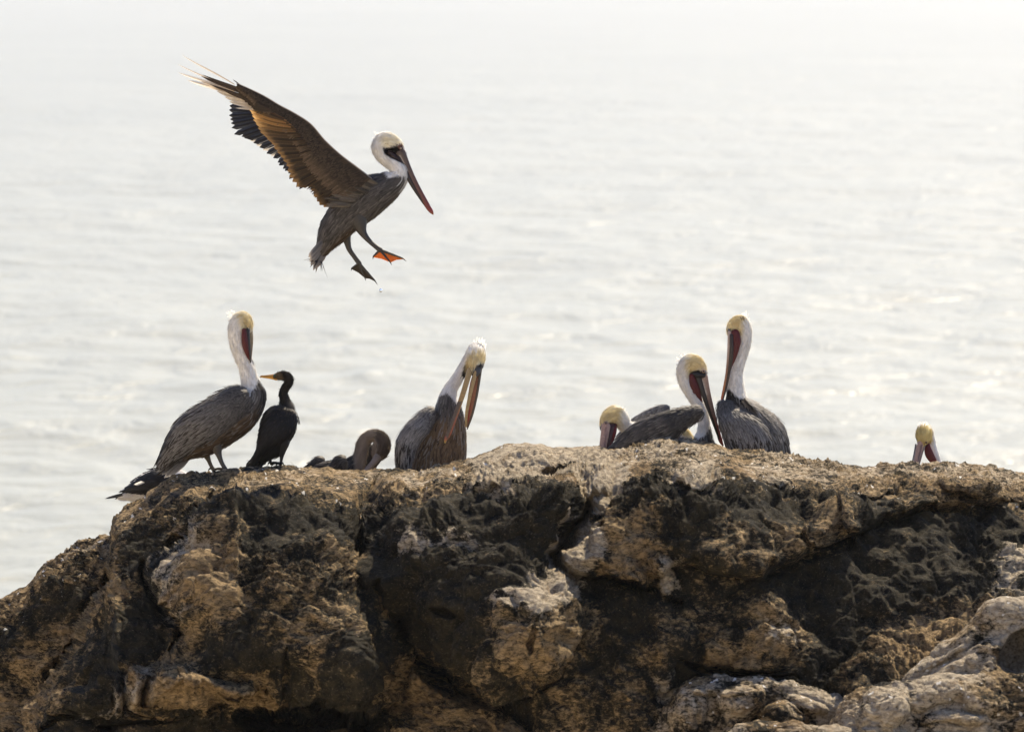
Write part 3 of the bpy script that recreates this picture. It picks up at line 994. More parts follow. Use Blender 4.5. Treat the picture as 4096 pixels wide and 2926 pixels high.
        if nd and down:
            u, v = S.scatter(nd, rng, ind)
            p = S.pos(u, v)
            c = self.paint(p, base, zones) * (0.85 + 0.22 * rng.rand(nd)[:, None])
            L = down_len * (0.5 + 0.9 * rng.rand(nd)) / length
            d = lay_feathers(S, u, v, -L, 0.0038, c, lift=down_lift * rng.rand(nd) ** 2, base=0.0003, dv=(rng.rand(nd) - .5) * 0.02, edge=0.97, outward=outw)
            self.add('head_down', d, MAT_DOWN, o, 'stuff')
        self.S = S
        return o
    def crest(self, quills, width=0.006, colr=WHITE, off=0.0, parent=None):
        parts = []
        for (a, b, c, d) in quills:
            for j in range(3):
                r = self.rng.uniform(-1, 1, 4) * 10
                p0, p1 = self.pt(a + r[0], b + r[1], off + r[2] * 0.0012), self.pt(c + r[0], d + r[3], off + r[2] * 0.002)
                parts.append(blade(p0, p1, width, colr, colr, bend=self.rng.uniform(-.1, .1), nseg=6, taper=0.1))
        return self.add('crest', join(parts), MAT_DOWN, parent, 'stuff')
    def patch(self, upper, lower, off, bulge, nu=40, nv=18, sgn=-1.0, tilt=0.0):
        """a domed sheet between two edge polylines (zx,zy); off: depth of its rim, bulge metres towards the viewer"""
        def res(e):
            e = np.array([list(p) + [0.0] * (3 - len(p)) for p in e], float)
            q = spline(np.concatenate([e[:, :2], np.zeros((len(e), 1)), e[:, 2:]], 1), nu)
            return q[:, [0, 1, 3]]
        a, b = res(upper), res(lower)
        v = np.linspace(0, 1, nv)
        q = a[:, None] * (1 - v[None, :, None]) + b[:, None] * v[None, :, None]
        uu = np.linspace(0, 1, nu)[:, None]
        B = bulge * np.sqrt(np.clip(1 - (2 * v - 1) ** 2, 0, 1))[None] * (0.35 + 0.65 * np.sin(np.clip(uu * 0.9 + 0.12, 0, 1) * math.pi) ** 0.7)
        O = np.interp(uu, np.linspace(0, 1, len(np.atleast_1d(off))), np.atleast_1d(off)) + q[..., 2] + sgn * B + tilt * (v[None] - .5)
        return ray(self.x0 + q[..., 0] * self.k, self.y0 + q[..., 1] * self.k, self.d0 + O)
    def wing(self, upper, lower, off, bulge, base, sgn=-1.0, rows=None, mirror=None, zones=(), label=None, thick=0.02, tilt=0.0, name='wing', mat=None):
        """a folded wing: a domed shell plus overlapping rows of feathers pointing from shoulder to tip"""
        G = self.patch(upper, lower, off, bulge, sgn=sgn, tilt=tilt)
        S = Surf(G, False)
        flip = 1.0 if (S.N[..., 2].mean() * sgn) > 0 else -1.0
        nu, nv = G.shape[:2]
        back = G - S.N * flip * thick
        V = np.concatenate([G.reshape(-1, 3), back.reshape(-1, 3)])
        f = grid_faces(nu, nv)
        g = nu * nv
        rim = [np.arange(nv), np.arange(nu) * nv + nv - 1, np.arange(g - 1, g - nv - 1, -1), (np.arange(nu) * nv)[::-1]]
        rf = np.concatenate([np.stack([r[:-1], r[1:], r[1:] + g, r[:-1] + g], -1) for r in rim])
        C = self.paint(V, base, zones)
        w = self.add(name, (V, np.concatenate([f, f[:, ::-1] + g, rf[:, ::-1]]), C), MAT_PLUME, None, None, label)
        rng = self.rng
        parts = []
        length = np.linalg.norm(np.diff(G[:, nv // 2], axis=0), axis=1).sum()
        # rows: (u0, u1, count, length m, width m, colour, shade spread, tip colour or None, v0, v1)
        for (u0, u1, cnt, L, wd, cc, spread, tip, v0, v1) in (rows or ()):
            top = min(u1, 1.0 - 0.85 * L / length)
            R = int(max(2, round((top - u0) / (0.42 * L / length) + 1)))
            per = int(math.ceil(cnt / R))
            cnt = R * per
            row = np.repeat(np.arange(R), per)
            u = u0 + (top - u0) * (1 - row / max(R - 1, 1)) + rng.uniform(-.10, .10, cnt) * L / length
            v = np.clip(v0 + (v1 - v0) * ((np.tile(np.arange(per), R) + 0.5 * (row % 2) + rng.uniform(.2, .8, cnt)) / (per + .5)), 0.01, .99)
            rise = 0.0012 * row
            p = S.pos(u, v)
            c = self.paint(p, cc, zones) * (1 + spread * rng.uniform(-1, 1, cnt)[:, None])
            parts.append(lay_feathers(S, u, v, L * rng.uniform(.75, 1.2, cnt) / length, wd * rng.uniform(.8, 1.2, cnt), c,
                                      lift=0.007 + 0.006 * rng.rand(cnt), base=0.0015 + rise, edge=0.55, tip=None if tip is None else np.asarray(tip) * rng.uniform(.6, 1.1, cnt)[:, None], outward=flip, rng=rng,
                                      dv=rng.uniform(-.03, .03, cnt), center=1.35))
        if parts:
            self.add('covert_feathers', join(parts), mat or MAT_FEATHER, w, 'stuff')
        return w
    def quill(self, name, a, b, width, c0, c1, off0=0.0, off1=0.0, parent=None, mat=None, **kw):
        d = blade(self.pt(*a, off0), self.pt(*b, off1), self.m(width), c0, c1, **kw)
        return self.add(name, d, mat or MAT_VANE, parent)
    def eye(self, zx, zy, off, r, iris=(0.45, 0.25, 0.12), ring=(0.12, 0.05, 0.03), parent=None):
        c = self.pt(zx, zy, off)
        R = self.m(r)
        th, ph = np.meshgrid(np.linspace(0, math.pi, 9), np.linspace(0, 2 * math.pi, 12, endpoint=False), indexing='ij')
        n = np.stack([np.sin(th) * np.cos(ph), np.sin(th) * np.sin(ph), -np.cos(th)], -1)
        V = c + n * R * np.array([1, 1, .6])
        k = th[..., None]
        C = np.where(k < 0.45, np.array((0.005, 0.005, 0.005)), np.where(k < 1.1, np.array(iris), np.array(ring)))
        return self.add('eye', (V.reshape(-1, 3), grid_faces(9, 12, True), C.reshape(-1, 3)), MAT_EYE, parent)
    def ground_at(self, zx, b_off):
        """rock surface under a bird (camera-space) at zoomed column zx and depth offset"""
        px = (self.x0 + zx * self.k) / K
        b = max(self.d0 + b_off - float(crest_d(px)), 0.0)
        return behind_crest(px, b)
    def leg(self, pts, heading, colr, size=0.10, foot_at=None, n=22):
        """pts: loft rows from thigh to ankle; a webbed foot lies flat at foot_at (camera-space) or the last row"""
        lg = self.loft('leg', pts, colr, MAT_LEG, n=n, nv=10)
        c = self.pt(pts[-1][0], pts[-1][1], pts[-1][3] if len(pts[-1]) > 3 else 0.0) if foot_at is None else foot_at
        self.foot(c, heading, size, colr, lg)
        return lg
    def foot(self, c, heading, size, colr, parent, up=(0, 0.998, 0.08)):
        up = np.array(up, float)
        h = np.array(heading, float)
        h = h - h.dot(up) * up
        h /= np.linalg.norm(h)
        s = np.cross(up, h)
        ends = [h * math.cos(a) + s * math.sin(a) for a in (-0.5, 0.0, 0.5)]
        ln = (0.85, 1.0, 0.9)
        tips = [c + e * size * l - up * 0.006 for e, l in zip(ends, ln)]
        V = [c + up * 0.004, tips[0], (tips[0] + tips[1]) / 2 - h * size * .1, tips[1], (tips[1] + tips[2]) / 2 - h * size * .1, tips[2]]
        V = np.array(V + [p - up * 0.006 for p in V])
        F = [[0, 1, 2], [0, 2, 3], [0, 3, 4], [0, 4, 5], [6, 8, 7], [6, 9, 8], [6, 10, 9], [6, 11, 10]]
        parts = [(V, np.array(F), np.tile(np.array(colr) * 0.8, (12, 1)))]
        for tp in tips + [c - h * size * 0.35 - up * .004]:
            P = c + (tp - c) * np.linspace(0, 1.12, 7)[:, None] + up * (0.012 * np.sin(np.linspace(0, 1, 7) * math.pi))[:, None]
            P[-1] -= up * 0.008
            T, Nn, Bb = frames(P)
            th = np.linspace(0, 2 * math.pi, 7, endpoint=False)
            r = np.array([.008, .0075, .007, .0065, .006, .004, .001])
            G = P[:, None] + (r[:, None] * np.cos(th))[..., None] * Nn[:, None] + (r[:, None] * np.sin(th))[..., None] * Bb[:, None]
            parts.append((G.reshape(-1, 3), grid_faces(7, 7, True), np.tile(np.array(colr), (49, 1))))
        return self.add('foot', join(parts), MAT_WEB, parent)
    def hidden_legs(self, spots, colr=(0.06, 0.055, 0.05), heading=(0.6, 0, -0.8), top=60):
        for zx, zy, off in spots:
            g = self.ground_at(zx, off)
            gx, gy = self.zxy(g)
            gy = max(float(gy), zy + 30)
            self.leg([(zx, zy, 40 * .4 / self.k * .5, off), (zx, (zy + gy) / 2, 11 * .43 / self.k, off), (float(gx), gy - 6, 11 * .43 / self.k, off)], heading, colr,
                     foot_at=self.pt(float(gx), gy - 6, off))

def pelican_wing_rows(scale=1.0, dark=1.0):
    b, s, d = np.array(BROWN) * dark, np.array(SILVER) * dark, np.array(DARK)
    return [(0.30, 0.98, 110, 0.20, 0.018, d * 1.8, .3, None, .0, 1.0),
            (0.34, 0.82, 320, 0.15, 0.0115, b * .85, .45, s * .8, .12, 1.0),
            (0.18, 0.62, 380, 0.09, 0.0095, b * 1.0, .45, s * .7, .0, 1.0),
            (0.02, 0.42, 620, 0.05, 0.008, b * .75, .5, s * .55, .0, 1.0)]

# ---------------------------------------------------------------- the birds
Z1, ZA, Z2 = (680, 180, 0.62822), (680, 180, 0.36946), (400, 1200, 0.52340)
Z3, Z4, Z5 = (1150, 1300, 0.40019), (2350, 1200, 0.43103), (3500, 1600, 0.27708)
G_ROCK = 'pelicans resting on the rock'

def standing_pelican():
    B = Bird('pelican', 'tall white-necked pelican standing in profile on the left of the rock, beside the black cormorant', 'pelican', 30.15, Z2, (900, 1300), G_ROCK)
    zones = [([(660,1190),(900,1010),(1130,860),(1290,760),(1290,1000),(960,1200),(700,1260)], BELLY, 30),
        ([(1040,705),(1100,690),(1150,705),(1195,655),(1218,600),(1185,520),(1155,440),(1190,240),(1190,110),(1060,50),(940,70),(960,300),(1020,440),(1060,600)], WHITE, 7),
        ([(1192,650),(1222,585),(1285,690),(1275,780),(1225,700)], DARK, 10),
        ([(1082,105),(1130,80),(1185,165),(1178,240),(1085,238),(1078,180)], YELLOW, 28)]
    B.body([(530,1228,50,0,.8),(565,1178,82,0,.8),(628,1114,122,0,.85),(715,1052,165,0,.85),(830,985,180,0,.85),(955,908,180,0,.85),(1085,815,162,0,.85),(1165,722,103,0,.95),
            (1152,650,76),(1137,580,64),(1115,500,60),(1080,410,64),(1056,330,64),(1046,260,66),(1056,190,70,0,.9),(1096,152,66,0,.85),(1130,185,42,0,.8),(1140,228,26,0,.8)],
           BROWN, zones, [(1020,680),(1150,705),(1200,640),(1215,590),(1160,430),(1200,240),(1200,60),(930,40),(950,300),(1060,600)])
    B.crest([(1010,110,968,92),(1012,125,975,100),(1020,100,985,84),(1005,140,978,122),(1000,165,982,150),(1030,92,1000,80)])
    up = [(1128,700),(1080,683),(1000,682),(860,752),(720,832),(620,902),(525,1040),(462,1205)]
    lo = [(1148,745),(1140,800),(1105,868),(1000,965),(880,1062),(760,1132),(640,1200),(500,1290)]
    B.wing(up, lo, [-0.06, -.075, -.07, -.03, 0.0], 0.085, BROWN, rows=pelican_wing_rows(), zones=[([(480,1100),(640,960),(660,1010),(520,1300),(440,1250)], np.array(DARK) * 1.5, 25)])
    up2 = [(x - 6, y - 10) for x, y in up]
    B.wing(up2, lo, [0.06, .075, .07, .03, 0.0], 0.085, BROWN, sgn=1.0, rows=pelican_wing_rows())
    bill = B.loft('upper_bill', [(1148,205,18,.01),(1158,290,14,0),(1155,380,11,-.02),(1151,475,5,-.04)], (0.5, 0.38, 0.2), MAT_BILL, grad=[(0, (.55,.45,.25)), (1, (.2,.08,.04))])
    low = B.loft('lower_bill', [(1128,228,17,-.045),(1134,320,15,-.05),(1142,410,11,-.05),(1149,475,4,-.045)], DARK, MAT_BILL)
    B.loft('throat_pouch', [(1102,232,18,-.055),(1106,300,25,-.058),(1116,370,22,-.056),(1132,425,13,-.05),(1145,460,5,-.045)], POUCH_RED, MAT_POUCH, low)
    for i, (a, b) in enumerate([((640,1010),(452,1208)),((650,1040),(462,1268)),((660,1070),(475,1292)),((670,1100),(490,1318))]):
        B.quill('primary_feather', a, b, 46, DARK, np.array(DARK) * 2.4, -.05 - .004 * i, -.012 - .004 * i, shaft=(.12,.11,.1), edgec=np.array(BROWN) * 1.3)
    for i, (a, b) in enumerate([((640,1190),(472,1335)),((650,1200),(490,1358)),((660,1205),(512,1352)),((670,1210),(540,1340)),((680,1212),(566,1318))]):
        B.quill('tail_feather', a, b, 38, np.array(BROWN) * 1.4, np.array(SILVER) * 1.3, .0 + .008 * i, .0 + .008 * i, shaft=(.25,.23,.2))
    lc = (0.10, 0.085, 0.062)
    B.leg([(890,1120,48,-.05),(908,1180,24,-.055),(930,1240,17,-.06),(965,1302,17,-.065)], (1, 0, -.25), lc, .095)
    B.leg([(800,1150,44,.06),(828,1215,19,.06),(848,1262,15,.06),(868,1296,16,.06)], (1, 0, .15), lc, .09)

def cormorant():
    B = Bird('cormorant', 'slim black cormorant with an orange bill standing beside the tall left pelican', 'cormorant', 30.2, Z2, (1350, 1255))
    blk, brn = (0.008, 0.008, 0.009), (0.022, 0.018, 0.013)
    zones = [([(1440,740),(1530,800),(1540,980),(1480,1050),(1470,900),(1440,820)], (0.07, 0.055, 0.04), 16),  # lighter right breast: its sunlit rim painted into the plumage
        ([(1380,800),(1460,760),(1500,500),(1300,500),(1300,640),(1390,690)], brn, 12),
        ([(1320,560),(1370,550),(1400,600),(1380,640),(1320,610)], (0.14, 0.10, 0.055), 14)]
    B.body([(1258,1192,42,0,.8),(1318,1120,92,0,.85),(1340,1040,118,0,.85),(1365,950,135,0,.85),(1392,880,116,0,.85),(1418,815,66),(1410,755,40),(1402,710,34),(1418,668,33),(1440,630,35),(1438,597,39),
            (1405,578,38,0,.8),(1365,580,31,0,.75),(1340,585,21,0,.75)], blk, zones, [(1360,790),(1470,760),(1520,500),(1280,500),(1300,640)], nf=900, flen=.035, fw=.009, nd=900, streak=(.04,.036,.03), streak_amt=.3, down_len=.012)
    B.wing([(1400,805),(1330,845),(1260,905),(1222,990),(1212,1080),(1195,1160),(1170,1215)], [(1465,840),(1500,900),(1492,980),(1440,1050),(1350,1105),(1270,1150),(1200,1230)], [-.05,-.06,-.05,-.02], .055, blk,
           rows=[(.3,.95,60,.12,.02,np.array(blk)*.9,.3,None,0,1),(.1,.75,160,.05,.016,np.array(blk)*1.6,.5,np.array(brn)*.8,0,1),(.02,.35,150,.03,.013,np.array(brn)*1.1,.5,(.07,.058,.045),0,1)])
    B.wing([(1395,800),(1320,850),(1255,915),(1225,990),(1215,1080),(1195,1165),(1172,1220)], [(1465,840),(1500,900),(1492,980),(1440,1050),(1350,1105),(1270,1150),(1200,1230)], [.05,.06,.05,.02], .055, blk, sgn=1.0)
    for i, (x, y) in enumerate([(1114,1272),(1135,1275),(1160,1278),(1188,1280),(1215,1288),(1245,1262)]):
        B.quill('tail_feather', (1240 + i * 10, 1150), (x, y), 34, blk, np.array(blk) * 1.4, -.01 + .006 * i, -.01 + .006 * i, shaft=(.03,.03,.03), taper=.75)
    B.loft('upper_bill', [(1345,578,17,0,.7),(1300,578,10,0,.8),(1255,580,6),(1228,583,5),(1221,592,3)], (.3,.17,.05), MAT_BILL, grad=[(0,(.7,.36,.06)),(.4,(.45,.25,.08)),(1,(.3,.19,.08))])
    B.loft('lower_bill', [(1348,598,15,0,.7),(1310,594,9,0,.8),(1260,590,5),(1230,588,3)], (.78,.38,.05), MAT_BILL)
    B.eye(1332, 574, -.026, 9, (.02,.25,.2))
    lc = (.018,.018,.018)
    B.leg([(1400,1090,50,-.03),(1390,1165,26,-.03),(1386,1215,12,-.03),(1381,1254,12,-.03)], (-.7,0,-.5), lc, .06)
    B.leg([(1310,1110,44,.04),(1304,1185,18,.04),(1302,1225,11,.04),(1308,1250,11,.04)], (.8,0,-.3), lc, .06)

def gull():
    B = Bird('gull', 'black-backed white gull half hidden behind the left shoulder of the rock', 'gull', 30.75, Z2, (450, 1560))
    w = (0.82, 0.80, 0.77)
    B.body([(150,1502,12,0,.8),(215,1492,42,0,.8),(305,1462,98,0,.85),(420,1416,116,0,.85),(515,1390,110,0,.85),(585,1380,94,0,.85),(640,1396,76),(685,1425,52),(720,1450,44),(745,1478,34),(760,1500,22)],
           w, [], [(100,1600),(100,1300),(400,1250),(800,1250),(800,1600)], nf=0, nd=900, down_len=.03)
    k = (0.016, 0.017, 0.02)
    zones = [([(248,1400),(290,1378),(316,1388),(280,1412),(255,1415)], w, 6), ([(150,1500),(190,1455),(235,1470),(250,1500),(180,1530)], w, 8)]
    rows = [(.25,.95,70,.10,.02,k,.3,None,0,1),(.05,.6,140,.05,.016,np.array(k)*1.3,.4,None,0,1)]
    B.wing([(548,1358),(515,1318),(450,1300),(345,1334),(262,1392),(195,1452)], [(545,1395),(490,1450),(410,1472),(310,1474),(245,1466),(190,1460)], [-.07,-.08,-.06,-.02], .06, k, rows=rows, zones=zones, label='black folded wing with a white crescent')
    B.wing([(548,1340),(510,1300),(450,1285),(345,1320),(262,1380),(195,1450)], [(545,1400),(490,1462),(410,1488),(310,1492),(245,1480),(190,1462)], [.07,.08,.06,.02], .06, k, sgn=1.0, rows=rows)
    for i, (x, y) in enumerate([(38,1516),(62,1512),(112,1519),(125,1514)]):
        B.quill('primary_feather', (260, 1462 + 4 * i), (x, y), 24, k, k, -.03 + .02 * i, -.01 + .012 * i, shaft=(.03,.03,.03), taper=.3)
    for i, (x, y) in enumerate([(128,1520),(150,1528),(172,1530)]):
        B.quill('tail_feather', (270, 1480), (x, y), 34, w, w, .0 + .01 * i, .0 + .01 * i, taper=.7, mat=MAT_DOWN)
    for i in range(5):
        B.quill('tertial_feather', (318 + 6 * i, 1380 + 3 * i), (258 + 5 * i, 1408 + 2 * i), 7, w, w, -.15, -.13, taper=.4, mat=MAT_DOWN)
    for i in range(4):
        B.quill('tail_covert', (262, 1462 + 8 * i), (168 + 6 * i, 1486 + 8 * i), 22, w, w, -.06, -.045, taper=.4, mat=MAT_DOWN)
    B.loft('bill', [(764,1502,13),(790,1522,9),(806,1540,4)], (.6,.4,.06), MAT_BILL)
    B.hidden_legs([(430, 1500, -.04), (440, 1500, .05)], (.4,.25,.2))

def curled_pelican():
    B = Bird('pelican', 'small brown pelican with its neck curled into a ring, lying low behind the crest', 'pelican', 30.62, Z3, (560, 1560), G_ROCK)
    nb, hd = (0.42, 0.345, 0.265), (0.15, 0.115, 0.083)
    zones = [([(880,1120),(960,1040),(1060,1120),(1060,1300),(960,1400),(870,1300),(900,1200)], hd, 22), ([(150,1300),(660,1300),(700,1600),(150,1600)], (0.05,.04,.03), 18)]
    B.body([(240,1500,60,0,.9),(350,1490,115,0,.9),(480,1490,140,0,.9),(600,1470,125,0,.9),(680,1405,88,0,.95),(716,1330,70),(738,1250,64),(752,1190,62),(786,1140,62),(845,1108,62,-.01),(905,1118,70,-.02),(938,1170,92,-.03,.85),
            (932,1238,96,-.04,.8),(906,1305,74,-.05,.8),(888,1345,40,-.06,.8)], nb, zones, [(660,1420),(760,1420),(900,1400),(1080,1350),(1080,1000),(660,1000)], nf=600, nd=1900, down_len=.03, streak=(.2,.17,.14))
    rw = [(.1,.9,60,.09,.02,(.035,.03,.024),.4,None,0,1),(.05,.5,70,.05,.016,(.07,.06,.048),.4,None,0,1)]
    B.wing([(590,1330),(545,1300),(500,1310),(440,1380),(380,1440),(330,1500)], [(592,1380),(585,1430),(560,1480),(500,1510),(440,1530),(360,1540)], [-.1,-.1,-.08], .06, (.04,.034,.028), rows=rw)
    B.wing([(372,1345),(350,1318),(310,1316),(250,1360),(200,1400),(160,1440)], [(372,1370),(350,1410),(310,1440),(270,1480),(230,1500),(190,1500)], [.08,.08,.06], .05, (.04,.034,.028), rows=rw)
    B.loft('back_scapular', [(610,1360,40,.0),(660,1350,52,0),(700,1380,58,0),(700,1440,60,0)], (.045,.038,.03), MAT_PLUME)
    B.loft('back_scapular', [(800,1180,30,.1),(820,1260,55,.1),(830,1350,75,.1),(800,1440,80,.1)], (.05,.042,.034), MAT_PLUME)
    up = B.loft('upper_bill', [(900,1318,40,-.085,.5),(860,1372,32,-.10,.5),(805,1432,27,-.11,.5),(750,1490,22,-.12,.5),(690,1550,16,-.12,.5)], (.27,.215,.165), MAT_BILL)
    low = B.loft('lower_bill', [(925,1335,22,-.07,.6),(880,1400,18,-.085,.6),(820,1460,14,-.095,.6),(740,1540,10,-.1,.6)], (.09,.06,.045), MAT_BILL)
    B.loft('throat_pouch', [(900,1340,22,-.06),(860,1410,18,-.075),(800,1470,12,-.085)], (.2,.06,.035), MAT_POUCH, low)
    B.hidden_legs([(470, 1600, -.05), (500, 1600, .06)])

def preening_pelican():
    B = Bird('pelican', 'preening pelican facing the viewer, its bill parted across its brown breast, spiky white crest', 'pelican', 30.4, Z3, (1520, 1600), G_ROCK)
    zones = [([(1300,1000),(1900,850),(1900,1700),(1200,1700)], (.20,.132,.07), 60),
        ([(1440,800),(1500,720),(1590,672),(1640,720),(1690,790),(1740,700),(1790,480),(2050,420),(2050,80),(1780,160),(1560,560)], WHITE, 8),
        ([(1740,505),(1775,395),(1800,385),(1800,480),(1775,535)], (.02,.018,.016), 7),
        ([(1782,450),(1790,340),(1850,275),(1960,270),(2000,350),(1965,402),(1905,398),(1860,478),(1812,478)], YELLOW, 32),
        ([(1838,500),(1895,400),(1960,398),(1925,490),(1870,530)], (.09,.085,.08), 8)]
    B.body([(1475,1620,190,.12,.9),(1480,1540,235,.09,.85),(1500,1430,250,.05,.8),(1530,1300,250,.03,.75),(1562,1150,226,.02,.75),(1592,1020,188,.01,.8),(1606,900,150,.01,.85),(1606,800,116,.01,.9),(1606,720,90,.02),
            (1630,640,72,.03),(1680,560,62,.04),(1732,475,58,.05),(1790,385,62,.06),(1845,300,70,.06),(1880,255,82,.03),(1888,285,92,-.02,.95),(1886,345,94,-.055,.9),(1880,405,80,-.075,.85),(1868,455,54,-.09,.8)],
           BROWN, zones, [(1440,790),(1500,715),(1590,680),(1690,780),(1740,720),(1800,520),(2060,480),(2060,60),(1780,120),(1560,560)], nf=2300, n=170, down_lift=.006)
    B.crest([(1890,230,1868,140),(1905,220,1890,120),(1920,215,1915,118),(1935,220,1940,120),(1948,230,1958,130),(1870,260,1840,210),(1960,250,1970,180),(1855,280,1825,245)], width=.008)
    B.wing([(1462,832),(1400,828),(1330,870),(1250,942),(1160,1040),(1112,1130),(1088,1280),(1092,1400),(1110,1560)], [(1470,900),(1452,960),(1405,1060),(1325,1160),(1265,1260),(1235,1360),(1220,1450),(1215,1500),(1210,1580)], [-.03,-.09,-.1,-.08], .07, BROWN,
           rows=[(.3,.95,70,.2,.024,np.array(DARK)*1.7,.4,None,0,1),(.2,.85,260,.17,.011,np.array(BROWN)*1.3,.55,np.array(SILVER)*1.2,0,1),(.1,.6,240,.10,.010,np.array(BROWN)*1.4,.55,np.array(SILVER)*1.2,0,1),(.0,.3,300,.05,.009,np.array(BROWN)*1.0,.5,SILVER,0,1)])
    B.wing([(1480,860),(1420,850),(1350,900),(1280,980),(1200,1080),(1160,1180),(1150,1560)], [(1700,900),(1640,1000),(1600,1100),(1560,1200),(1500,1350),(1480,1450),(1460,1560)], [.1,.16,.16,.14], .06, BROWN, sgn=1.0)
    ub = B.loft('upper_bill', [(1822,455,30,-.10,.7),(1800,530,28,-.13,.6),(1752,690,26,-.17,.55),(1690,870,24,-.19,.55),(1632,1030,23,-.2,.55),(1600,1105,23,-.2,.6),(1578,1150,14,-.2),(1574,1172,7,-.2)], OLIVE, MAT_BILL, n=60,
        grad=[(0,(.45,.31,.13)),(.45,(.46,.28,.1)),(.65,(.5,.15,.07)),(.9,(.5,.13,.07)),(.95,(.65,.5,.1)),(1,(.65,.5,.1))], zones=[([(1700,760),(1745,760),(1600,1150),(1575,1100)], (.14,.10,.06), 10)])
    low = B.loft('lower_bill', [(1930,430,17,-.09,.8),(1915,560,13,-.12,.7),(1884,740,12,-.15,.7),(1838,920,11,-.165,.7),(1797,1035,7,-.17,.7)], (.13,.095,.05), MAT_BILL)
    B.loft('lower_bill', [(1882,470,20,-.115,.8),(1858,560,20,-.135,.7),(1816,740,18,-.165,.7),(1788,900,15,-.175,.7),(1786,1010,8,-.175,.7)], (.45,.3,.12), MAT_BILL)
    B.loft('throat_pouch', [(1880,470,24,-.09,.5),(1872,580,46,-.115,.35),(1850,720,48,-.14,.3),(1818,880,36,-.155,.3),(1792,1010,10,-.165,.4)], (.42,.17,.07), MAT_POUCH, low,
        zones=[([(1815,560),(1850,560),(1815,960),(1785,960)], (.42,.06,.03), 9)])
    B.loft('bill_base', [(1880,432,34,-.1,.7),(1895,462,38,-.11,.6),(1885,495,22,-.12,.6)], (.07,.068,.064), MAT_BILL)
    B.hidden_legs([(1440, 1640, -.06), (1580, 1640, -.06)], heading=(0, 0, -1))

def crouched_pelican():
    B = Bird('pelican', 'crouching pelican with dark half-raised wings and its yellow head turned back to the left', 'pelican', 30.2, Z4, (640, 1480), G_ROCK)
    zones = [([(380,1240),(300,1300),(150,1260),(80,1100),(150,960),(330,940),(400,1080),(620,1090),(860,1150),(980,1150),(985,1265),(880,1270),(700,1240),(420,1240)], WHITE, 12),
        ([(90,1220),(95,1080),(200,975),(285,1000),(305,1120),(262,1160),(150,1165)], YELLOW, 36),
        ([(850,1170),(960,1160),(970,1248),(880,1252)], (.8,.68,.38), 12),
        ([(118,1215),(150,1152),(215,1160),(275,1150),(235,1240),(160,1240)], (.07,.028,.022), 9)]
    B.body([(320,1500,60,0,.9),(430,1460,105,0,.9),(560,1430,130,0,.9),(720,1390,130,0,.9),(850,1340,105,0,.9),(908,1285,68,0),(885,1228,54,0),(790,1190,50,.01),(660,1180,50,.02),(530,1180,52,.02),(430,1190,55,.01),(352,1165,62,-.01),(302,1098,76,-.04,.95),
            (252,1062,84,-.06,.85),(196,1090,72,-.07,.8),(162,1145,50,-.08,.8),(154,1188,38,-.08,.8)], BROWN, zones, [(400,1240),(300,1310),(60,1260),(60,940),(340,920),(420,1080),(860,1140),(1000,1140),(990,1270)], nf=700, n=170)
    B.crest([(330,1030,352,1000),(345,1060,372,1040),(350,1090,378,1085),(310,1005,322,982),(290,1000,300,978)])
    dk = np.array((.042,.036,.03))
    B.wing([(1062,1018),(1035,1000),(960,998),(800,1022),(660,1062),(520,1112),(400,1182),(290,1290),(190,1390),(110,1480)], [(1068,1045),(1050,1085),(990,1130),(900,1195),(810,1285),(680,1345),(540,1380),(420,1410),(320,1440),(230,1500)], [-.16,-.21,-.2,-.16], .06, dk,
           rows=[(.3,.98,110,.26,.022,dk*.9,.4,(.16,.14,.12),0,1),(.2,.8,170,.18,.016,dk*1.0,.5,(.30,.26,.21),.05,1),(.08,.55,190,.09,.014,dk*1.2,.45,(.12,.105,.09),0,1),(.0,.3,220,.05,.011,dk*1.5,.5,(.15,.13,.11),0,1)])
    for i in range(13):
        t = i / 12
        B.quill('secondary_feather', (760 - 330 * t, 1190 + 60 * t), (585 - 420 * t, 1362 + 95 * t), 34, dk * .9, dk * 1.3, -.235 - .002 * i, -.2 + .003 * i, shaft=(.34,.3,.25), bend=.06, edgec=(.12,.1,.085))
    B.wing([(762,1005),(735,985),(690,986),(560,1030),(450,1095),(380,1150),(300,1240)], [(764,1030),(730,1062),(690,1085),(580,1110),(470,1160),(400,1200),(330,1290)], [.12,.16,.16], .03, BROWN, sgn=-1.0,
           rows=[(.2,.95,90,.14,.018,np.array(BROWN)*.9,.4,SILVER,0,1),(.0,.5,130,.06,.013,np.array(BROWN)*1.3,.5,np.array(SILVER)*1.1,0,1)])
    B.loft('upper_bill', [(172,1170,42,-.115,.6),(158,1260,38,-.14,.55),(144,1350,34,-.16,.5),(132,1450,28,-.17,.5),(122,1560,22,-.18,.5)], BILL_PINK, MAT_BILL, zones=[([(168,1180),(182,1180),(150,1600),(138,1600)], (.22,.11,.075), 5)])
    low = B.loft('lower_bill', [(225,1180,22,-.10,.6),(205,1270,20,-.12,.6),(185,1360,17,-.13,.6),(160,1540,12,-.15,.6)], (.10,.05,.035), MAT_BILL)
    B.loft('throat_pouch', [(255,1165,20,-.075),(240,1220,30,-.085),(215,1300,28,-.09),(190,1390,20,-.11)], (.2,.03,.025), MAT_POUCH, low)
    B.loft('face_skin', [(270,1150,14,-.06,.9),(235,1165,30,-.075,1.2),(190,1170,36,-.09,1.1),(150,1178,30,-.1,.9)], (.06,.022,.018), MAT_BILL)
    B.eye(170, 1138, -.128, 15, (.3,.2,.15), (.35,.2,.15))
    B.hidden_legs([(600, 1520, -.06), (660, 1520, .06)])

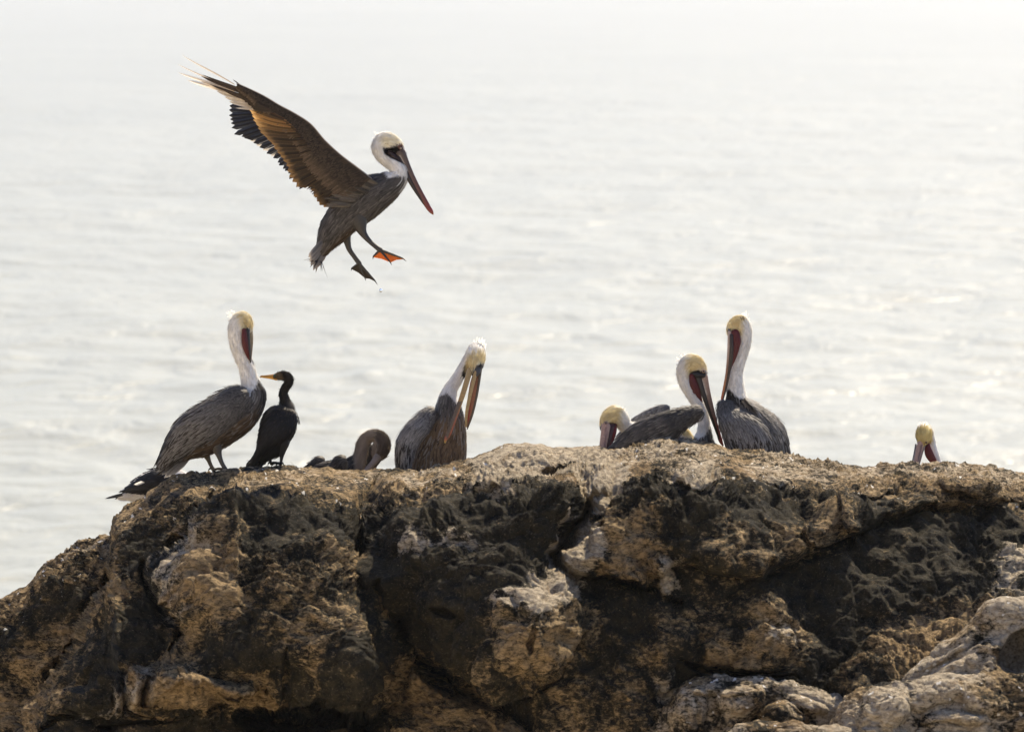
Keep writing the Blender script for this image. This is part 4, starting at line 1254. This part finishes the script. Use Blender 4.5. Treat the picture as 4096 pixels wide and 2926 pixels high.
def drooping_pelican():
    B = Bird('pelican', 'pelican with lowered head, its long reddish bill pointing down at the rock', 'pelican', 30.5, Z4, (1000, 1560), G_ROCK)
    zones = [([(960,1290),(985,1265),(1030,1282),(1085,1262),(1122,1200),(1145,1160),(1130,1040),(1080,940),(1150,760),(1150,560),(1000,470),(780,470),(790,760),(920,1000),(1010,1180)], WHITE, 8),
        ([(925,700),(922,620),(945,545),(985,495),(1070,520),(1130,640),(1095,655),(1040,650),(985,660),(945,692)], YELLOW, 30),
        ([(940,700),(985,662),(1035,650),(1062,668),(1120,690),(1112,750),(1060,740),(1010,735)], (.016,.015,.014), 7)]
    B.body([(900,1640,120,.1,.9),(960,1550,165,.06,.9),(1020,1440,168,.02,.85),(1066,1335,116,0,.9),(1080,1245,72),(1082,1155,57),(1070,1072,55),(1042,992,56),(990,900,58),(932,812,58),(895,722,59),(896,645,68,-.005,.9),(938,590,80,-.01,.85),(1000,592,78,-.01,.8),
            (1055,638,55,-.01,.75),(1080,692,33,-.01,.75)], BROWN, zones, [(960,1290),(1090,1280),(1150,1160),(1130,1000),(1160,760),(1160,520),(1000,440),(760,440),(780,760),(1000,1180)], nf=900, n=170)
    B.crest([(862,545,832,520),(880,525,862,500),(850,570,825,555),(845,600,822,590),(842,640,822,636),(843,680,824,684),(850,720,832,730),(862,760,848,772),(905,512,890,496)], width=.007)
    B.wing([(1010,1330),(960,1320),(900,1350),(840,1420),(800,1560)], [(1060,1400),(1040,1450),(1000,1520),(960,1600),(920,1680)], [-.1,-.12,-.1], .05, BROWN, rows=pelican_wing_rows()[2:])
    B.wing([(1000,1272),(940,1262),(880,1270),(840,1300),(800,1400)], [(1050,1300),(1000,1330),(940,1360),(880,1420),(840,1500)], [.08,.1,.1], .03, BROWN, sgn=-1.0, rows=pelican_wing_rows()[2:])
    ub = B.loft('upper_bill', [(1080,712,38,-.02,.5),(1104,820,31,-.03,.5),(1136,950,26,-.03,.5),(1172,1080,21,-.03,.5),(1208,1205,17,-.02,.6),(1240,1315,17,-.02,.7),(1256,1346,9,-.02)], BILL_PINK, MAT_BILL, n=60,
        grad=[(0,(.42,.28,.2)),(.5,(.22,.13,.09)),(.75,(.3,.07,.045)),(.92,(.36,.05,.03)),(1,(.4,.3,.1))], zones=[([(1052,735),(1072,745),(1110,870),(1105,900),(1070,800)], (.55,.48,.4), 6)])
    low = B.loft('lower_bill', [(1028,715,30,-.025,.6),(1070,850,25,-.035,.5),(1112,980,18,-.035,.5),(1162,1120,13,-.035,.5),(1222,1290,8,-.025,.5)], (.032,.024,.018), MAT_BILL)
    B.loft('throat_pouch', [(968,705,24,-.03,.9),(982,770,38,-.03,.8),(1008,840,40,-.03,.7),(1040,905,22,-.03,.6),(1064,940,6,-.03)], POUCH_RED, MAT_POUCH, low)
    B.loft('face_skin', [(940,705,16,-.01,.9),(985,690,30,-.015,1.2),(1035,692,34,-.02,1.1),(1072,702,30,-.02,.9)], (.016,.015,.014), MAT_BILL)
    B.eye(1077, 660, -.06, 16, (.4,.3,.22), (.3,.17,.12))
    B.hidden_legs([(960, 1660, -.05), (1020, 1660, .06)])

def tall_pelican():
    B = Bird('pelican', 'tall upright pelican seen from behind, bill tucked down its white neck, rightmost of the trio', 'pelican', 30.4, Z4, (1560, 1640), G_ROCK)
    zones = [([(1280,830),(1330,850),(1390,905),(1500,925),(1480,860),(1460,700),(1540,400),(1550,80),(1350,80),(1270,250),(1290,400),(1340,600),(1290,720)], WHITE, 8),
        ([(1280,345),(1282,210),(1335,130),(1400,135),(1428,200),(1432,305),(1410,325),(1350,300),(1320,350)], YELLOW, 28),
        ([(1268,835),(1306,815),(1340,850),(1400,905),(1480,920),(1500,960),(1260,990)], DARK, 10),
        ([(1300,300),(1345,285),(1360,330),(1320,360)], (.07,.065,.06), 6)]
    B.body([(1690,1640,110,.14,.8),(1650,1560,190,.1,.8),(1600,1430,225,.06,.8),(1550,1290,228,.03,.8),(1486,1155,200,.01,.85),(1425,1050,152,0,.9),(1392,965,112,0),(1380,885,90),(1372,800,78),(1371,700,69),(1394,600,62),(1430,500,58),(1454,420,58),(1460,345,63),(1448,270,74,0,.9),
            (1410,220,80,0,.85),(1362,232,62,0,.8),(1326,275,38,0,.8),(1316,310,26,0,.8)], BROWN, zones, [(1270,830),(1390,905),(1510,930),(1470,700),(1560,400),(1560,60),(1340,60),(1250,250),(1330,600)], n=170, nf=1500)
    B.crest([(1450,150,1440,128),(1462,150,1455,105),(1470,150,1472,95),(1480,160,1492,130),(1490,185,1505,165),(1440,140,1430,125)], width=.005)
    B.crest([(1440,185,1430,150),(1448,188,1442,150)], width=.004, colr=(.12,.09,.05), off=-.06)
    st = SILVER
    B.wing([(1262,942),(1228,960),(1210,1010),(1214,1080),(1232,1160),(1258,1245),(1292,1345),(1335,1450),(1400,1580)], [(1290,942),(1345,962),(1420,1008),(1500,1064),(1585,1124),(1645,1185),(1692,1265),(1716,1380),(1725,1580)], [-.04,-.12,-.14,-.13], .06, BROWN, tilt=.07,
           rows=[(.35,.95,90,.2,.022,np.array(DARK)*1.8,.35,None,0,1),(.3,.85,230,.15,.015,np.array(BROWN)*1.15,.35,np.array(st)*1.0,0,.95),(.12,.6,280,.09,.012,np.array(BROWN)*1.15,.4,np.array(st)*.9,0,1),(.0,.35,380,.045,.010,np.array(BROWN)*.85,.45,np.array(st)*.6,0,1)])
    B.wing([(1440,925),(1500,990),(1570,1070),(1630,1140),(1680,1230),(1706,1320),(1722,1450),(1730,1580)], [(1492,925),(1560,965),(1650,1025),(1745,1088),(1812,1165),(1850,1270),(1868,1400),(1874,1580)], [.02,.06,.08,.08], .06, BROWN, tilt=.2,
           rows=[(.35,.95,70,.2,.022,np.array(DARK)*1.8,.35,None,0,1),(.3,.9,110,.14,.018,np.array(BROWN)*.9,.4,np.array(st)*.8,0,1),(.1,.6,130,.09,.015,np.array(BROWN)*.8,.4,np.array(st)*.6,0,1),(.0,.35,150,.06,.013,np.array(BROWN)*1.3,.4,np.array(st)*1.2,0,1)])
    ub = B.loft('upper_bill', [(1318,300,17,-.045,.8),(1313,400,15,-.055,.8),(1307,540,15,-.06,.8),(1292,690,14,-.06,.8),(1268,820,13,-.06,.8),(1248,920,11,-.06,.8),(1242,948,6,-.06)], BILL_PINK, MAT_BILL, n=60,
        grad=[(0,(.5,.36,.28)),(.25,(.55,.42,.32)),(.5,(.3,.16,.1)),(.75,(.42,.16,.05)),(1,(.4,.05,.03))])
    low = B.loft('lower_bill', [(1336,330,18,-.06,.8),(1338,430,18,-.07,.7),(1332,540,18,-.07,.7),(1312,680,13,-.068,.7),(1282,830,9,-.066,.7),(1256,930,5,-.065,.7)], (.045,.03,.022), MAT_BILL)
    B.loft('throat_pouch', [(1372,310,40,-.05,.6),(1382,370,42,-.055,.55),(1374,440,37,-.058,.55),(1356,520,28,-.06,.55),(1336,600,13,-.06,.6),(1322,650,4,-.06)], POUCH_RED, MAT_POUCH, low)
    B.eye(1313, 277, -.035, 13, (.2,.2,.2), (.16,.12,.08))
    B.hidden_legs([(1520, 1620, -.02), (1640, 1660, .12)])

def lone_head_pelican():
    B = Bird('pelican', 'pelican hidden behind the right crest with only its yellow head and bill showing', 'pelican', 30.95, Z5, (1250, 1900), G_ROCK)
    zones = [([(500,950),(560,260),(860,250),(900,600),(1000,950),(1150,1150),(900,1250),(760,960),(700,800)], WHITE, 16),
        ([(560,560),(600,420),(670,370),(770,370),(830,440),(835,590),(790,630),(700,690),(620,690)], (.72,.58,.24), 22),
        ([(690,690),(720,650),(800,620),(770,690),(710,730)], (.05,.05,.05), 8), ([(565,560),(600,560),(612,690),(585,680)], (.05,.045,.04), 8)]
    B.body([(1760,1980,180,.2,.9),(1620,1880,300,.16,.85),(1450,1760,350,.12,.85),(1270,1600,300,.1,.9),(1120,1400,190,.08),(1010,1180,110,.07),(930,1000,82,.06),(880,860,70,.055),(838,720,66,.05),(795,590,76,.045),(748,480,100,.03),(716,440,112,0),
            (704,490,122,-.03,.95),(694,570,108,-.05,.9),(676,645,70,-.06,.8)], BROWN, zones, [(480,950),(560,240),(880,240),(920,600),(1180,1150),(900,1260)], n=170, nf=500, nd=1300, down_lift=.006)
    B.crest([(690,400,612,345),(700,385,635,320),(715,375,660,305),(730,365,690,300),(750,365,720,305),(770,375,755,325),(790,400,790,360),(690,380,650,335)], width=.007)
    B.loft('upper_bill', [(656,630,44,-.085,.5),(645,680,47,-.09,.5),(622,760,46,-.105,.45),(592,880,43,-.125,.45),(566,1000,38,-.14,.45),(540,1120,30,-.15,.45)], BILL_PINK, MAT_BILL, zones=[([(655,640),(690,640),(610,1000),(590,1000)], (.16,.10,.08), 7), ([(575,660),(600,660),(540,1000),(500,1000)], (.33,.27,.22), 8)])
    low = B.loft('lower_bill', [(706,665,20,-.08,.6),(675,760,20,-.095,.6),(640,880,20,-.11,.6),(600,1020,18,-.13,.6)], (.27,.20,.155), MAT_BILL)
    B.loft('lower_bill', [(590,640,13,-.07,.8),(572,760,15,-.09,.7),(548,880,16,-.11,.6),(520,1010,15,-.13,.6)], (.22,.18,.15), MAT_BILL)
    B.loft('throat_pouch', [(768,640,28,-.03,.7),(766,710,54,-.035,.45),(790,790,62,-.035,.4),(835,860,52,-.03,.4),(880,920,34,-.02,.4)], (.14,.02,.02), MAT_POUCH, low)
    B.eye(740, 612, -.10, 15, (.12,.06,.04), (.1,.04,.03))
    B.wing([(1250,1340),(1350,1400),(1500,1520),(1640,1640),(1800,1800)], [(1200,1500),(1260,1650),(1400,1800),(1560,1920),(1740,2020)], [-.05,-.06,-.02], .08, BROWN, rows=pelican_wing_rows()[2:])
    B.wing([(1250,1340),(1350,1400),(1500,1520),(1640,1640),(1800,1800)], [(1200,1500),(1260,1650),(1400,1800),(1560,1920),(1740,2020)], [.22,.26,.26], .08, BROWN, sgn=1.0)
    B.hidden_legs([(1380, 1960, .05), (1480, 1990, .18)])

def flying_pelican():
    B = Bird('pelican', 'pelican in flight with raised wings and dangling webbed feet, coming in to land', 'pelican', 29.7, Z1, (1200, 1200))
    body_c = (0.085, 0.076, 0.068)
    zones = [([(1020,1270),(1110,1180),(1250,1130),(1400,1010),(1520,860),(1540,960),(1300,1260),(1000,1330)], np.array(BELLY) * .7, 30),
        ([(1395,850),(1450,832),(1500,838),(1490,920),(1535,900),(1540,760),(1500,720),(1530,620),(1400,540),(1270,540),(1270,680),(1330,760)], WHITE, 6),
        ([(1340,600),(1380,572),(1450,585),(1490,640),(1450,645),(1400,652),(1360,655)], (.88,.82,.64), 22),
        ([(1352,652),(1400,656),(1448,640),(1478,655),(1505,708),(1475,748),(1405,722),(1362,692)], (.016,.013,.012), 5),
        ([(1448,648),(1462,630),(1486,650),(1488,672),(1460,668)], (.13,.05,.035), 4)]
    B.body([(975,1300,42,0,.7),(1022,1212,82,0,.75),(1088,1122,106,0,.8),(1180,1032,124,0,.85),(1290,950,120,0,.9),(1390,892,92,0,.95),(1448,845,66),(1458,800,54),(1428,762,48),(1386,732,46),(1348,692,47),(1336,648,52),(1366,614,58,0,.9),(1420,632,54,0,.8),
            (1462,672,36,0,.75),(1482,702,24,0,.75)], body_c, zones, [(1380,850),(1490,840),(1550,900),(1550,700),(1550,600),(1400,520),(1250,520),(1250,680),(1320,770)], n=170, nf=2300, flen=.06, fw=.009, streak=(.24,.215,.19), streak_amt=.6, down_len=.018)
    B.crest([(1320,590,1298,552),(1330,580,1308,556),(1345,575,1325,565),(1312,610,1294,590),(1308,640,1292,630)], width=.007)
    B.loft('upper_bill', [(1468,688,34,-.01,.6),(1508,775,25,-.01,.5),(1558,875,19,-.01,.5),(1608,965,16,-.01,.5),(1648,1038,16,-.01,.6),(1668,1066,11,-.01),(1674,1076,5,-.01)], DARK, MAT_BILL, n=60,
        grad=[(0,(.09,.065,.05)),(.3,(.10,.065,.05)),(.7,(.13,.045,.035)),(.9,(.22,.03,.025)),(1,(.25,.16,.05))], zones=[([(1460,702),(1475,712),(1500,765),(1488,768)], (.42,.37,.32), 4)])
    low = B.loft('lower_bill', [(1455,722,24,-.015,.6),(1496,800,19,-.015,.5),(1545,895,13,-.015,.5),(1600,985,8,-.012,.5),(1640,1045,5,-.01,.5)], (.025,.016,.013), MAT_BILL)
    B.loft('throat_pouch', [(1400,692,22,-.02,.9),(1435,722,24,-.02,.7),(1475,775,17,-.02,.6),(1505,830,8,-.02,.6)], (.03,.014,.011), MAT_POUCH, low)
    B.eye(1469, 657, -.03, 8, (.5,.4,.28), (.16,.07,.05))
    # near wing: underside towards the viewer
    L = [(1278,850),(1190,782),(1085,702),(985,610),(890,502),(790,436),(700,388),(600,328),(520,288),(430,248)]
    M = [(1100,1000),(1015,938),(935,858),(872,765),(800,645),(722,545),(640,455),(560,393),(500,335),(430,262)]
    offs = np.linspace(-.10, -.50, 10)
    def wing_panel(Lp, Mp, off0, off1, base, feather_rows, sgn):
        nu, nv = 22, 70
        a = spline(np.array([(x, y, 0) for x, y in Lp]), nv)
        b = spline(np.array([(x, y, 0) for x, y in Mp]), nv)
        u = np.linspace(0, 1, nu)[:, None, None]
        q = a[None] * (1 - u) + b[None] * u
        dep = np.linspace(off0, off1, nv)[None] - 0.045 * np.sqrt(np.clip(1 - (u[..., 0] * 1.0 - .18) ** 2 / .7, 0, 1)) * np.linspace(1, .3, nv)[None] * (1 if sgn < 0 else -1)
        G = ray(B.x0 + q[..., 0] * B.k, B.y0 + q[..., 1] * B.k, B.d0 + dep)
        S = Surf(G, False)
        flip = 1.0 if S.N[..., 2].mean() * sgn > 0 else -1.0
        back = G - S.N * flip * 0.03 * (np.sin(np.clip(1 - u, 0, 1) * math.pi * .9))
        V = np.concatenate([G.reshape(-1, 3), back.reshape(-1, 3)])
        f = grid_faces(nu, nv)
        g = nu * nv
        rim = [np.arange(nv), np.arange(nu) * nv + nv - 1, np.arange(g - 1, g - nv - 1, -1), (np.arange(nu) * nv)[::-1]]
        rf = np.concatenate([np.stack([r[:-1], r[1:], r[1:] + g, r[:-1] + g], -1) for r in rim])
        w = B.add('wing', (V, np.concatenate([f, f[:, ::-1] + g, rf[:, ::-1]]), np.tile(np.asarray(base), (len(V), 1))), MAT_PLUME)
        parts = []
        rng = B.rng
        chord = np.linalg.norm(G[-1] - G[0], axis=-1)
        for (u0, u1, cnt, Lm, wd, cc, spread, tip) in feather_rows:
            uu = rng.uniform(u0, u1, cnt)
            vv = rng.rand(cnt)
            ch = np.interp(vv, np.linspace(0, 1, nv), chord)
            k = np.clip(ch / 0.16, .35, 1.2)
            c = np.asarray(cc)[None] * (1 + spread * rng.uniform(-1, 1, cnt)[:, None])
            parts.append(lay_feathers(S, uu, vv, Lm * k / ch, wd * rng.uniform(.8, 1.2, cnt), c, lift=.004 + .006 * rng.rand(cnt), edge=.6, tip=tip, outward=flip, rng=rng, dv=rng.uniform(.0, .03, cnt), center=1.25))
        B.add('covert_feathers', join(parts), MAT_FEATHER, w, 'stuff')
        return w
    br = np.array((.062, .043, .028))
    near = wing_panel(L, M, -.10, -.50, br, [(.62, .9, 260, .09, .013, br * .55, .5, br * .9), (.48, .62, 330, .07, .012, br * 1.5, .35, br * 2.4), (.3, .48, 360, .05, .009, br * .6, .5, br * 1.5), (.0, .38, 800, .036, .0065, br * .5, .6, br * 2.0)], -1.0)
    rng = B.rng
    Ls = spline(np.array([(x, y, 0) for x, y in L]), 100)[:, :2]
    Ms = spline(np.array([(x, y, 0) for x, y in M]), 100)[:, :2]
    tips = [(1062,1004),(1040,1018),(1012,1030),(985,1036),(962,1024),(942,1000),(922,972),(904,932),(889,892),(856,898),(832,912),(812,908),(786,878),(764,846),(750,812),(742,778),(722,744),(704,718),(688,694),(664,664),(648,636),(622,612),(600,592),
            (576,566),(556,540),(544,518),(530,492),(520,462),(516,446),(504,424),(494,402)]
    n = len(tips)
    for i, (tx, ty) in enumerate(tips):
        s = i / (n - 1)
        j = int((0.02 + 0.62 * s) * 99)
        r = Ls[j] * .42 + Ms[j] * .58
        sun_glow = math.exp(-((s - .93) / .09) ** 2)  # golden colour put in where the sun glows through the vanes
        c0 = np.array((.05, .031, .018)) * (1 - sun_glow) + np.array((.34, .17, .05)) * sun_glow
        c1 = np.array((.042, .025, .014)) * (1 - sun_glow) + np.array((.50, .28, .09)) * sun_glow
        B.quill('secondary_feather', tuple(r), (tx + rng.uniform(-3, 3), ty + rng.uniform(-3, 3)), 62 - 16 * s, c0 * (.45 + .6 * (i % 2)), c1 * (.4 + .75 * (i % 2)), -.105 - .31 * s + .004 * (i % 2), -.08 - .32 * s + .006 * (i % 2), near,
                shaft=(.05,.035,.02), bend=.05, edgec=np.array((.19, .11, .045)) * (1 - sun_glow) + np.array((.6, .38, .16)) * sun_glow, taper=.8, camber=.1)  # edge colour paints the golden sunlit rims
    B.loft('sunlit_wing_edge', [(x, y, 7.5 - .35 * i, -.10 - .40 * i / 9) for i, (x, y) in enumerate(L)], (.42,.36,.29), MAT_DOWN, near, n=70, nv=10)  # added pale strip, coloured as the sunlit rim of the wing
    A = Bird.__new__(Bird)
    A.__dict__.update(B.__dict__)
    A.x0, A.y0, A.k = ZA
    pale, ivory = (.74, .66, .55), (.86, .82, .75)  # whitish colours stand in for sun shining through the primaries
    for i, (a, b, w) in enumerate([((700,430),(145,80),20),((640,470),(95,180),18),((700,500),(103,270),34),((760,540),(198,352),46),((820,575),(330,402),44),((860,610),(420,448),50),((910,640),(505,510),52),((960,665),(590,572),56),((1010,690),(640,622),56),((1010,700),(710,690),24)]):
        A.quill('primary_feather', a, b, w, (.55, .42, .28), pale if i > 3 else ivory, -.40, -.36 - .012 * i, near, shaft=(.6,.5,.36), bend=-.05 if i < 4 else .02, taper=.35)
    dk = np.array((.03, .02, .013))
    for i, (a, b, w) in enumerate([((930,545),(370,297),24),((960,590),(352,308),40),((980,620),(445,402),30),((1010,650),(600,478),40),((1030,665),(700,545),60),((1060,690),(770,612),62),((1090,715),(815,665),60),((880,525),(672,380),14)]):
        A.quill('primary_feather', a, b, w, dk * 1.6, dk, -.455 - .003 * i, -.45 + .008 * i, near, shaft=dk, bend=-.05 if i < 4 else .03, taper=.3, edgec=dk * 3 if i in (4, 5, 6) else dk)
    # far wing: upper side towards the viewer
    L2 = [(1290,850),(1170,790),(1060,720),(960,640),(870,540),(770,470),(690,425),(600,365),(530,320),(450,275)]
    M2 = [(1080,985),(1000,925),(920,850),(860,770),(790,660),(710,565),(630,480),(560,420),(510,360),(450,290)]
    far = wing_panel(L2, M2, .10, .42, (.03, .032, .038), [(.1, .9, 200, .07, .02, (.05, .05, .055), .4, (.16, .16, .17))], -1.0)
    ft = [(648,645),(641,690),(640,748),(650,790),(658,832),(664,880),(690,950),(738,938),(770,975),(800,992),(838,1004),(868,1022),(900,1046),(930,1072),(965,1096),(1002,1122),(1040,1162),(1085,1185),(1112,1212),(1160,1262),(1172,1292),(1215,1330),(1235,1352),(1272,1380),(1280,1440),(1318,1475),(1355,1530),(1390,1552)]
    for i, (tx, ty) in enumerate(ft):
        s = i / (len(ft) - 1)
        rx, ry = 960 + 640 * s, 700 + 560 * s
        wt = 1.0 if 11 <= i <= 17 and i % 2 else 0.0
        c1 = np.array((.05, .055, .07)) * (1 - wt) + np.array((.7, .66, .6)) * wt
        A.quill('secondary_feather', (rx, ry), (tx, ty), 66 - 10 * s, (.02, .022, .028), c1, .38 - .2 * s, .44 - .2 * s + .008 * (i % 2), far, shaft=(.012,.012,.014), bend=-.04, taper=.82, camber=.22, edgec=(.022,.022,.026) if not wt else (.75,.7,.62), mat=MAT_FEATHER)
    # silvery plumes under the wing root
    for i in range(64):
        t = rng.rand()
        sx, sy = 1318 - 190 * t + rng.uniform(-16, 16), 872 + 150 * t + rng.uniform(-14, 14)
        c = np.array((.15, .125, .095)) * rng.uniform(.35, 1.5)
        ln = rng.uniform(.7, 1.25)
        B.quill('axillary_feather', (sx, sy), (sx - (150 - 20 * t) * ln, sy - (75 - 85 * t) * ln), 17, c * .6, c, -.13, -.168 + .02 * rng.rand(), None, shaft=c * .55, bend=.05, taper=.3, mat=MAT_FEATHER)
    # tail
    for i, (x, y) in enumerate([(882,1352),(890,1378),(896,1400),(912,1434),(928,1426),(944,1412),(960,1388),(976,1356),(990,1322),(1004,1290)]):
        B.quill('tail_feather', (1000 + 4 * i, 1215), (x, y), 34, (.09,.085,.08), (.26,.25,.25), -.04 + .009 * i, -.05 + .011 * i, None, shaft=(.1,.1,.1), taper=.72, edgec=(.4,.34,.28))
    lc = (.045, .04, .034)
    def flying_leg(rows, ankle, toes, web):
        lg = B.loft('leg', rows, lc, MAT_LEG, n=30, nv=12)
        c = B.pt(*ankle)
        T3 = [B.pt(*t) for t in toes]
        parts = []
        mids = [T3[0], (T3[0] + T3[1]) / 2 + (c - (T3[0] + T3[1]) / 2) * .1, T3[1], (T3[1] + T3[2]) / 2 + (c - (T3[1] + T3[2]) / 2) * .08, T3[2]]
        nrm = np.array((0, .3, -.95)) * .0022
        V = np.array([c] + mids)
        V = np.concatenate([V + nrm, V - nrm])
        F = [[0, i, i + 1] for i in range(1, 5)] + [[6, i + 7, i + 6] for i in range(1, 5)]
        B.add('foot_web', (V, [np.array(F)], np.tile(np.array(web), (12, 1))), MAT_WEB, lg)
        for tp in T3:
            P = c + (tp - c) * np.linspace(0, 1.05, 9)[:, None]
            P[-1] += np.array((.004, -.012, 0))
            Tn, Nn, Bb = frames(P)
            th = np.linspace(0, 2 * math.pi, 8, endpoint=False)
            r = np.array([.0115, .009, .0085, .0072, .0076, .006, .006, .0045, .0008])
            G = P[:, None] + (r[:, None] * np.cos(th))[..., None] * Nn[:, None] + (r[:, None] * np.sin(th))[..., None] * Bb[:, None]
            parts.append((G.reshape(-1, 3), grid_faces(9, 8, True), np.tile(np.array(lc) * .8, (72, 1))))
        B.add('toes', join(parts), MAT_LEG, lg)
    flying_leg([(1190,1060,70,-.03),(1208,1140,48,-.05),(1228,1195,26,-.06),(1262,1240,17,-.07),(1300,1275,15,-.08),(1338,1304,17,-.09)], (1338,1304,-.09), [(1290,1350,-.04),(1405,1384,-.13),(1494,1362,-.16)], (.66, .21, .03))
    flying_leg([(1110,1180,50,.05),(1128,1250,24,.05),(1142,1300,17,.05),(1172,1345,15,.05),(1205,1390,16,.05)], (1205,1390,.05), [(1152,1424,.1),(1242,1484,.06),(1312,1508,.02)], (.05, .035, .022))

for make in (flying_pelican, standing_pelican, cormorant, gull, curled_pelican, preening_pelican, crouched_pelican, drooping_pelican, tall_pelican, lone_head_pelican):
    make()

def water_drop():
    d = Bird('water_drop', 'tiny bright water drop falling below the feet of the flying pelican', 'water drop', 29.6, (1523, 1162, 1.0), (0, 0))
    c = d.base_c
    th, ph = np.meshgrid(np.linspace(0, math.pi, 13), np.linspace(0, 2 * math.pi, 18, endpoint=False), indexing='ij')
    r = 0.011 * (1 + 0.12 * np.cos(th) ** 3)
    V = c + np.stack([r * np.sin(th) * np.cos(ph), r * np.cos(th), r * np.sin(th) * np.sin(ph)], -1)
    N = NT('clear_water')
    p = N.n('BsdfPrincipled', Roughness=0.03, IOR=1.33)
    p.inputs['Transmission Weight'].default_value = 1.0
    N.surface(p.outputs[0])
    d.add('drop', (V.reshape(-1, 3), grid_faces(13, 18, True), np.ones((13 * 18, 3))), N.m)
water_drop()

# ---------------------------------------------------------------- sea haze
def build_haze():
    x, y0, y1, z0, z1 = 16000.0, -320.0, 16000.0, -2.0, 68.0
    v = [(-x,y0,z0),(x,y0,z0),(x,y1,z0),(-x,y1,z0),(-x,y0,z1),(x,y0,z1),(x,y1,z1),(-x,y1,z1)]
    f = [(0,3,2,1),(4,5,6,7),(0,1,5,4),(1,2,6,5),(2,3,7,6),(3,0,4,7)]
    o = add_obj('haze', new_mesh('haze', v, np.array(f), smooth=False))
    m = bpy.data.materials.new('haze_air')
    m.use_nodes = True
    nt = m.node_tree
    nt.nodes.clear()
    out = nt.nodes.new('ShaderNodeOutputMaterial')
    vol = nt.nodes.new('ShaderNodeVolumePrincipled')
    vol.inputs['Color'].default_value = (0.94, 0.95, 1.0, 1)
    vol.inputs['Density'].default_value = 0.00013
    vol.inputs['Anisotropy'].default_value = 0.3
    nt.links.new(vol.outputs[0], out.inputs['Volume'])
    o.data.materials.append(m)
    o['kind'] = 'stuff'
    o['label'] = 'thin pale sea haze'
build_haze()
